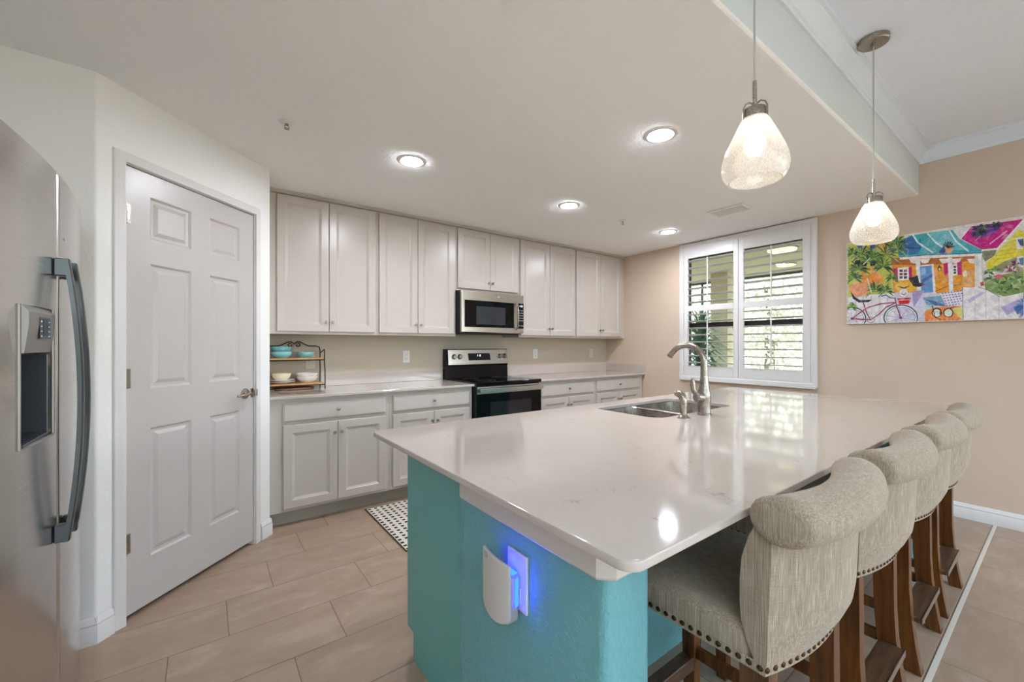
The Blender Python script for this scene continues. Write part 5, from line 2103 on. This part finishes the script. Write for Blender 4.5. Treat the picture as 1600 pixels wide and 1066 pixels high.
# ------------------------------------------------------------------ refrigerator
fx, fyc = -4.831, -2.040
rf = thing('refrigerator', 'tall stainless side-by-side refrigerator with ice dispenser beside the pantry', 'refrigerator', (fx - .40, fyc, 0))
def bow(y):      # front surface, local x (0 = centre of the thing)
    return .40 - .030 * (y / .455) ** 2
HR = 1.785
obj('body', MB().box(-.34, .300, -.452, .452, .03, HR - .018, .004, 1), 'plastic_grey', rf)
obj('base_grille', MB().box(-.33, .31, -.44, .44, 0, .0295), 'black_plastic', rf)
DY0, DY1, DZ0_, DZ1_ = -.285, -.060, 1.012, 1.372      # dispenser cut-out
def fdoor(y0, y1, hole=None):
    mb = MB()
    bm = mb.bm
    r = .016
    ys = [y0 + (y1 - y0) * k / 12 for k in range(13)]
    z0, z1 = .045, HR
    zs = [z0, z1]
    if hole:
        ys = sorted(set([y for y in ys if abs(y - hole[0]) > .008 and abs(y - hole[1]) > .008] + [hole[0], hole[1]]))
        zs = [z0, hole[2], hole[3], z1]
    def X(y):
        d0, d1 = y - y0, y1 - y
        d = min(d0, d1)
        k = max(0.0, r - d)
        return bow(y) - (r - math.sqrt(max(0, r * r - k * k)))
    extra = [y0 + r * a for a in (.06, .25, .55, 1)] + [y1 - r * a for a in (.06, .25, .55, 1)]
    ys = sorted(set(ys + extra))
    V = {}
    def v(y, z):
        if (y, z) not in V:
            V[(y, z)] = bm.verts.new((X(y), y, z))
        return V[(y, z)]
    for i in range(len(ys) - 1):
        for j in range(len(zs) - 1):
            if hole and hole[0] <= (ys[i] + ys[i + 1]) / 2 <= hole[1] and j == 1:
                continue
            bm.faces.new((v(ys[i], zs[j]), v(ys[i + 1], zs[j]), v(ys[i + 1], zs[j + 1]), v(ys[i], zs[j + 1])))
    # sides, top, bottom back to the gasket plane
    xb = .303
    for z in (z0, z1):
        fr_ = [v(y, z) for y in ys]
        bkv = [bm.verts.new((xb, y, z)) for y in ys]
        for i in range(len(ys) - 1):
            bm.faces.new((fr_[i], fr_[i + 1], bkv[i + 1], bkv[i]))
    for y in (y0, y1):
        col = [v(y, z) for z in zs]
        bkv = [bm.verts.new((xb, y, z)) for z in zs]
        for i in range(len(zs) - 1):
            bm.faces.new((col[i], col[i + 1], bkv[i + 1], bkv[i]))
    bm.faces.new([bm.verts.new((xb, y, z)) for y, z in ((y0, z0), (y1, z0), (y1, z1), (y0, z1))])
    if hole:
        yy = [y for y in ys if hole[0] <= y <= hole[1]]
        xi = .325
        for z in (hole[2], hole[3]):
            a = [v(y, z) for y in yy]; b_ = [bm.verts.new((xi, y, z)) for y in yy]
            for i in range(len(yy) - 1):
                bm.faces.new((a[i], a[i + 1], b_[i + 1], b_[i]))
        for y in (hole[0], hole[1]):
            bm.faces.new((v(y, hole[2]), v(y, hole[3]), bm.verts.new((xi, y, hole[3])), bm.verts.new((xi, y, hole[2]))))
    return mb
fd = obj('freezer_door', fdoor(-.455, -.0025, (DY0, DY1, DZ0_, DZ1_)), 'stainless_side', rf, smooth=True, ang=40, wn_=True)
rd = obj('fridge_door', fdoor(.0025, .455), 'stainless_side', rf, smooth=True, ang=40, wn_=True)
dyc = (DY0 + DY1) / 2
xs_ = bow(dyc) 
obj('dispenser_cavity', MB().box(.322, .326, DY0 - .002, DY1 + .002, DZ0_ - .002, DZ1_ + .002), 'black_plastic', fd)
cvw = MB().box(.3262, .329, DY0 + .0005, DY1 - .0005, DZ0_ + .0005, DZ1_ - .13)
cvw.box(.3262, xs_ - .006, DY0 + .0005, DY0 + .004, DZ0_ + .0005, DZ1_ - .13)
cvw.box(.3262, xs_ - .006, DY1 - .004, DY1 - .0005, DZ0_ + .0005, DZ1_ - .13)
obj('cavity_liner', cvw, 'lens_grey', fd)
dpn = MB()
pr = [(.3265, DZ1_ - .125), (xs_ + .002, DZ1_ - .122), (xs_ + .010, DZ1_ - .05), (xs_ + .010, DZ1_ - .018), (xs_ - .002, DZ1_ - .001), (.3265, DZ1_ - .001)]
dpn.loft([[(x, DY0 + .001, z) for x, z in pr], [(x, DY1 - .001, z) for x, z in pr]])
dpo = obj('dispenser_panel', dpn, 'dispenser_grey', fd, smooth=True, ang=20)
obj('keypad', MB().box(xs_ + .0102, xs_ + .0115, dyc - .030, dyc + .060, DZ1_ - .085, DZ1_ - .028), 'lens_grey', dpo)
kd = MB().box(xs_ + .0116, xs_ + .0124, dyc - .005, dyc + .035, DZ1_ - .078, DZ1_ - .033)
obj('display', kd, 'display_black', dpo)
kt = MB()
for k in range(4):
    for s_ in (-.020, .046):
        kt.box(xs_ + .0116, xs_ + .0122, dyc + s_ - .004, dyc + s_ + .004, DZ1_ - .080 + k * .013, DZ1_ - .0765 + k * .013)
obj('keypad_marks', kt, 'panel_marks', dpo)['kind'] = 'stuff'
nz = MB().lathe([(.0001, 0), (.016, 0), (.020, .02), (.020, .04), (.0001, .04)], 18, (.352, dyc - .05, DZ1_ - .166))
obj('ice_chute', nz, 'plastic_grey', fd, smooth=True)
ty = MB().box(.3265, xs_ - .001, DY0 + .005, DY1 - .005, DZ0_ + .0005, DZ0_ + .010, .002, 1)
for k in range(7):
    ty.box(.335, xs_ - .012, DY0 + .025 + k * .027, DY0 + .031 + k * .027, DZ0_ + .010, DZ0_ + .0125)
obj('drip_tray', ty, 'lens_grey', fd)
tm = MB()
yl = [DY0, DY1]
for y in (DY0, DY1):
    tm.tube([(bow(y) + .001, y, DZ0_), (bow(y) + .001, y, DZ1_)], .004, 8)
tm.tube([(bow(DY0 + (DY1 - DY0) * k / 6) + .001, DY0 + (DY1 - DY0) * k / 6, DZ0_) for k in range(7)], .004, 8)
obj('dispenser_trim', tm, 'dispenser_grey', fd, smooth=True)
def fhandle(door, y):
    x0 = bow(y)
    zt, zb = 1.525, .690
    mb = MB()
    rings = []
    n = 18
    for k in range(n + 1):
        u = -1 + 2 * k / n
        z = (zt + zb) / 2 + u * (zt - zb) / 2
        off = .026 + .030 * (1 - u * u)
        rings.append([(x0 + off + a * .0065, y + b_ * .0125, z) for a, b_ in ((-1, -1), (.6, -1), (1, -.5), (1, .5), (.6, 1), (-1, 1))])
    mb.loft(rings)
    for z, s_ in ((zt - .026, 1), (zb + .026, -1)):
        mb.box(x0 + .0005, x0 + .034, y - .0124, y + .0124, z - .026, z + .026, .003, 1)
    obj('handle', mb, 'steel_dark_mirrored', door, smooth=True, ang=30)
fhandle(fd, -.042)
fhandle(rd, .042)
hg = MB()
hg.box(.20, .37, .395, .450, HR + .0005, HR + .016, .003, 1)
hg.box(.20, .37, -.450, -.395, HR + .0005, HR + .016, .003, 1)
obj('hinge_cover', hg, 'plastic_grey', rf)
lb = MB().box(0, .0007, -.012, .012, -.0035, .0035)
lo = obj('badge', lb, 'satin_nickel', rd)
lo.location = (bow(.06) + .0003, .062, 1.60)

# ------------------------------------------------------------------ rack and dishes
CT = .9142
rk = thing('wire_rack', 'black wrought iron two-tier countertop rack with wooden shelves', 'rack', (-3.890, -.135, CT))
RX0, RX1, RF, RB = -.195, .200, -.088, .084
wr = .0042
fm = MB()
arch = [(RX0, RB, 0), (RX0, RB, .31), (RX0 + .006, RB, .335), (RX0 + .028, RB, .345), (RX0 + .085, RB, .345), (RX0 + .115, RB, .358), (RX0 + .15, RB, .378), (-.022, RB, .383), (.002, RB, .362)]
fm.tube(arch, wr, 8)
fm.tube([(.005 - x, y, z) for x, y, z in arch], wr, 8)
for s in (-1, 1):
    sp_ = []
    for k in range(16):
        a = R(80 + k * 24)
        r_ = .0225 - .0011 * k
        sp_.append((.0025 + s * (.026 - r_ * cos(a) * 1.0), RB, .352 + r_ * sin(a) * .8))
    fm.tube(sp_, wr * .9, 8)
for x in (RX0, RX1):
    fm.tube([(x, RF - .012, 0), (x, RF - .012, .10), (x, RF - .010, .145), (x, RF + .004, .185), (x, RF + .012, .24), (x, RF + .010, .30), (x, RF + .018, .318), (x, RF + .045, .312), (x, RB, .285)], wr, 8)
for z in (.032, .232):
    yf = RF - .006 if z < .1 else RF + .010
    fm.tube([(RX0, yf, z), (RX1, yf, z)], wr, 8)
    fm.tube([(RX0, RB, z), (RX1, RB, z)], wr, 8)
    for x in (RX0, RX1):
        fm.tube([(x, yf, z), (x, RB, z)], wr, 8)
obj('frame', fm, 'iron', rk, smooth=True)
obj('shelf', MB().box(RX0 + .006, RX1 - .004, RF - .005, RB - .006, .0372, .0495, .003, 2), 'shelf_wood', rk)
obj('shelf', MB().box(RX0 + .006, RX1 - .004, RF + .011, RB - .006, .2372, .2490, .003, 2), 'shelf_wood', rk)
def bowl(name, label, x, y, z, r, h, mat, group=None, foot=.55):
    prof = [(.0001, .0), (r * foot, 0), (r * (foot + .06), .004), (r * .88, h * .42), (r * .97, h * .75), (r, h), (r - .004, h), (r * .94, h * .75), (r * .84, h * .44), (r * foot, .009), (.0001, .008)]
    return tag(obj(name, MB().lathe(prof, 36), mat, None, True, (x, y, z)), label, 'bowl', group)
z1 = CT + .2493
bowl('bowl', 'light blue bowl at the bottom of the stack on the upper rack shelf', -3.988, -.128, z1, .078, .054, 'ceramic_blue', 'blue bowls on the rack')
bowl('bowl', 'light blue bowl resting on top of another blue bowl on the rack', -3.988, -.128, z1 + .0420, .076, .050, 'ceramic_blue', 'blue bowls on the rack')
bowl('bowl', 'single low light blue bowl standing alone on the upper rack shelf', -3.815, -.128, z1, .068, .048, 'ceramic_blue', 'blue bowls on the rack')
z0 = CT + .0498
def plate(label, x, y, z, r):
    prof = [(.0001, 0), (r * .6, 0), (r * .64, .003), (r * .98, .013), (r, .017), (r * .97, .0175), (r * .62, .007), (.0001, .006)]
    return tag(obj('plate', MB().lathe(prof, 40), 'ceramic_white', None, True, (x, y, z)), label, 'plate', 'white plates on the rack')
plate('lower white plate of the pair under the cream bowl', -3.982, -.130, z0, .090)
plate('upper white plate of the pair, right under the cream bowl', -3.982, -.130, z0 + .0150, .090)
bowl('bowl', 'cream bowl standing on the white plates on the lower rack shelf', -3.990, -.130, z0 + .0235, .070, .056, 'ceramic_cream')
bowl('bowl', 'white bowl at the bottom of the nested pair on the lower rack shelf', -3.803, -.130, z0, .080, .050, 'ceramic_white', 'white bowls on the rack')
bowl('bowl', 'white bowl nested on top of another white bowl on the rack', -3.803, -.130, z0 + .0260, .080, .050, 'ceramic_white', 'white bowls on the rack')
tb = MB()
rings = [[(x, y, z) for x, y in rrect(-.14 + i, .14 - i, -.06 + i, .05 - i, .05 - i, 8)] for z, i in ((0, .006), (.004, 0), (.012, 0), (.016, .004))]
tb.loft(rings)
tag(obj('serving_board', tb, 'board_wood', None, True, (-3.90, -.160, CT + .0003)), 'dark wooden board lying flat under the wire rack', 'board')

# ------------------------------------------------------------------ floor mat
mt = thing('kitchen_mat', 'white woven kitchen mat with black squares on the tiled floor', 'floor mat', (-3.487, -1.430, .0018))
obj('woven_field', MB().box(.008, 2.2, .008, .80, 0, .0060, .001, 1), 'mat_weave', mt)
eb = MB()
for a in ((0, .0075, 0, .81), (2.2005, 2.208, 0, .81), (.0078, 2.2002, 0, .0075), (.0078, 2.2002, .8005, .81)):
    eb.box(a[0], a[1], a[2], a[3], 0, .0064, .001, 1)
obj('bound_edge', eb, 'mat_edge', mt)

# ------------------------------------------------------------------ outside the window
tag(obj('porch_floor', MB().box(.14, 4.4, -9, 3, -.08, -.02), 'porch_slab'), 'pale concrete floor of the covered porch outside', 'floor', None, 'structure')
tag(obj('porch_ceiling', MB().box(.125, 4.3, -9, 3, 2.62, 2.72), 'porch_ceiling_shade_tone'), 'ceiling of the covered porch outside, coloured olive for its shade', 'ceiling', None, 'structure')
tag(obj('lawn', MB().box(4.4, 60, -50, 50, -.3, -.1), 'lawn'), 'bright lawn beyond the porch', 'lawn', None, 'structure')
pw_ = MB().box(3.3, 3.75, -.05, .27, -.02, 2.62)
tag(obj('porch_pillar', pw_, 'porch_wall_paint'), 'tan porch pillar seen through the shutter panel by the cabinets', 'pillar', None, 'structure')
sfm = MB()
for y in (-4.2, -2.9, .36, .95, 2.4):
    sfm.box(4.22, 4.25, y - .02, y + .02, -.02, 2.62)
sfm.box(4.22, 4.25, -9, 3, 2.575, 2.62)
tag(obj('screen_frame', sfm, 'screen_metal'), 'grey metal screen frame along the outer edge of the porch', 'screen frame', None, 'structure')
pl = thing('porch_light', 'larger glowing round flush light on the porch ceiling seen through the shutters', 'ceiling light', (2.02, -1.43, 2.62))
obj('lamp_base', MB().lathe([(.19, 0), (.19, -.015), (.0001, -.015)], 32), 'screen_metal', pl)
obj('lamp_shade', MB().lathe([(.18, -.016), (.17, -.035), (.12, -.055), (.0001, -.065)], 32), 'porch_lamp_glow', pl, smooth=True)
pl = thing('porch_light', 'small glowing round light further out on the porch ceiling', 'ceiling light', (3.36, -.99, 2.62))
obj('lamp_base', MB().lathe([(.15, 0), (.15, -.012), (.0001, -.012)], 32), 'screen_metal', pl)
obj('lamp_shade', MB().lathe([(.14, -.013), (.13, -.022), (.0001, -.026)], 32), 'porch_lamp_glow', pl, smooth=True)
rnd = random.Random(7)
def blade(mb, base, d, L, w_, droop):
    d = Vector(d).normalized()
    side = d.cross(Vector((0, 0, 1)))
    side = side.normalized() if side.length > .01 else Vector((1, 0, 0))
    prev = None
    n = 5
    for k in range(n + 1):
        u = k / n
        p = Vector(base) + d * L * u + Vector((0, 0, -droop * u * u))
        ww_ = w_ * (1 - u) ** .6 * (0.5 + u if u < .5 else 1)
        a, b_ = mb.bm.verts.new(p - side * ww_), mb.bm.verts.new(p + side * ww_)
        if prev:
            mb.bm.faces.new((prev[0], prev[1], b_, a))
        prev = (a, b_)
def dracaena(name, label, x, y, z, h, n, L, mat='leaf_palm'):
    t = thing(name, label, 'plant', (x, y, z), 0, 'palms on the porch')
    obj('stem', MB().tube([(0, 0, 0), (.03, .02, h * .5), (.0, .04, h)], [.04, .03, .025], 8), 'bark', t, smooth=True)
    mb = MB()
    for k in range(n):
        a = rnd.uniform(0, 2 * pi); el = rnd.uniform(-.3, 1.2)
        hz_ = h * rnd.uniform(.35, 1.02)
        blade(mb, (0, .03, hz_), (cos(a) * cos(el), sin(a) * cos(el), sin(el)), L * rnd.uniform(.7, 1.15), .022, .30 * L)
    obj('fronds', mb, mat, t, fix=False)
dracaena('palm_plant', 'dark green spiky palm close outside the shutter panel by the cabinets', .85, -.92, -.02, 1.5, 300, .50)
dracaena('palm_plant', 'second spiky palm further out on the porch near the tan pillar', 2.0, -.30, -.02, 1.7, 200, .55)
def tree(label, x, y, r, h, n, mat, ls=.085):
    t = thing('tree', label, 'tree', (x, y, -.1), 0, 'trees beyond the porch')
    obj('trunk', MB().tube([(0, 0, 0), (.1, .05, h * .4), (0, .1, h * .75)], [.16, .12, .07], 8), 'bark', t, smooth=True)
    mb = MB()
    for k in range(n):
        v_ = Vector((rnd.gauss(0, 1), rnd.gauss(0, 1), rnd.gauss(0, 1))).normalized() * (rnd.random() ** .4)
        p = Vector((v_.x * r, v_.y * r, h * .58 + v_.z * h * .46))
        a = Vector((rnd.gauss(0, 1), rnd.gauss(0, 1), rnd.gauss(0, 1))).normalized()
        b_ = a.orthogonal().normalized()
        c_ = a.cross(b_)
        s_ = ls * rnd.uniform(.6, 1.3)
        mb.quad(p - b_ * s_, p + c_ * s_ * .6, p + b_ * s_, p - c_ * s_ * .6)
    obj('crown', mb, mat, t, fix=False)
tree('sunlit yellow-green tree beyond the porch in the middle of the window', 8.5, 1.3, 2.4, 5.0, 7500, 'leaf_hazy_cream')
tree('pale grey-green tree beyond the porch toward the painting side', 8.5, -4.3, 2.4, 5.2, 7500, 'leaf_hazy_grey')
tree('bright tree beyond the porch behind the tan pillar', 8.5, 6.9, 2.4, 5.5, 7500, 'leaf_hazy_cream')
tree('tall grey-green tree standing further back behind the other trees', 15.5, 1.2, 3.4, 8.0, 8000, 'leaf_hazy_grey', .15)
tree('yellow-green tree far out on the lawn toward the painting side', 15.5, -7.2, 3.4, 7.5, 7500, 'leaf_hazy_cream', .15)
tree('distant bright tree far out on the lawn past the cabinets side', 15.5, 9.6, 3.4, 8.0, 7500, 'leaf_hazy_cream', .15)
tree('far grey-green tree at the end of the lawn between the other trees', 24.0, -2.5, 4.5, 9.0, 7500, 'leaf_hazy_grey', .2)
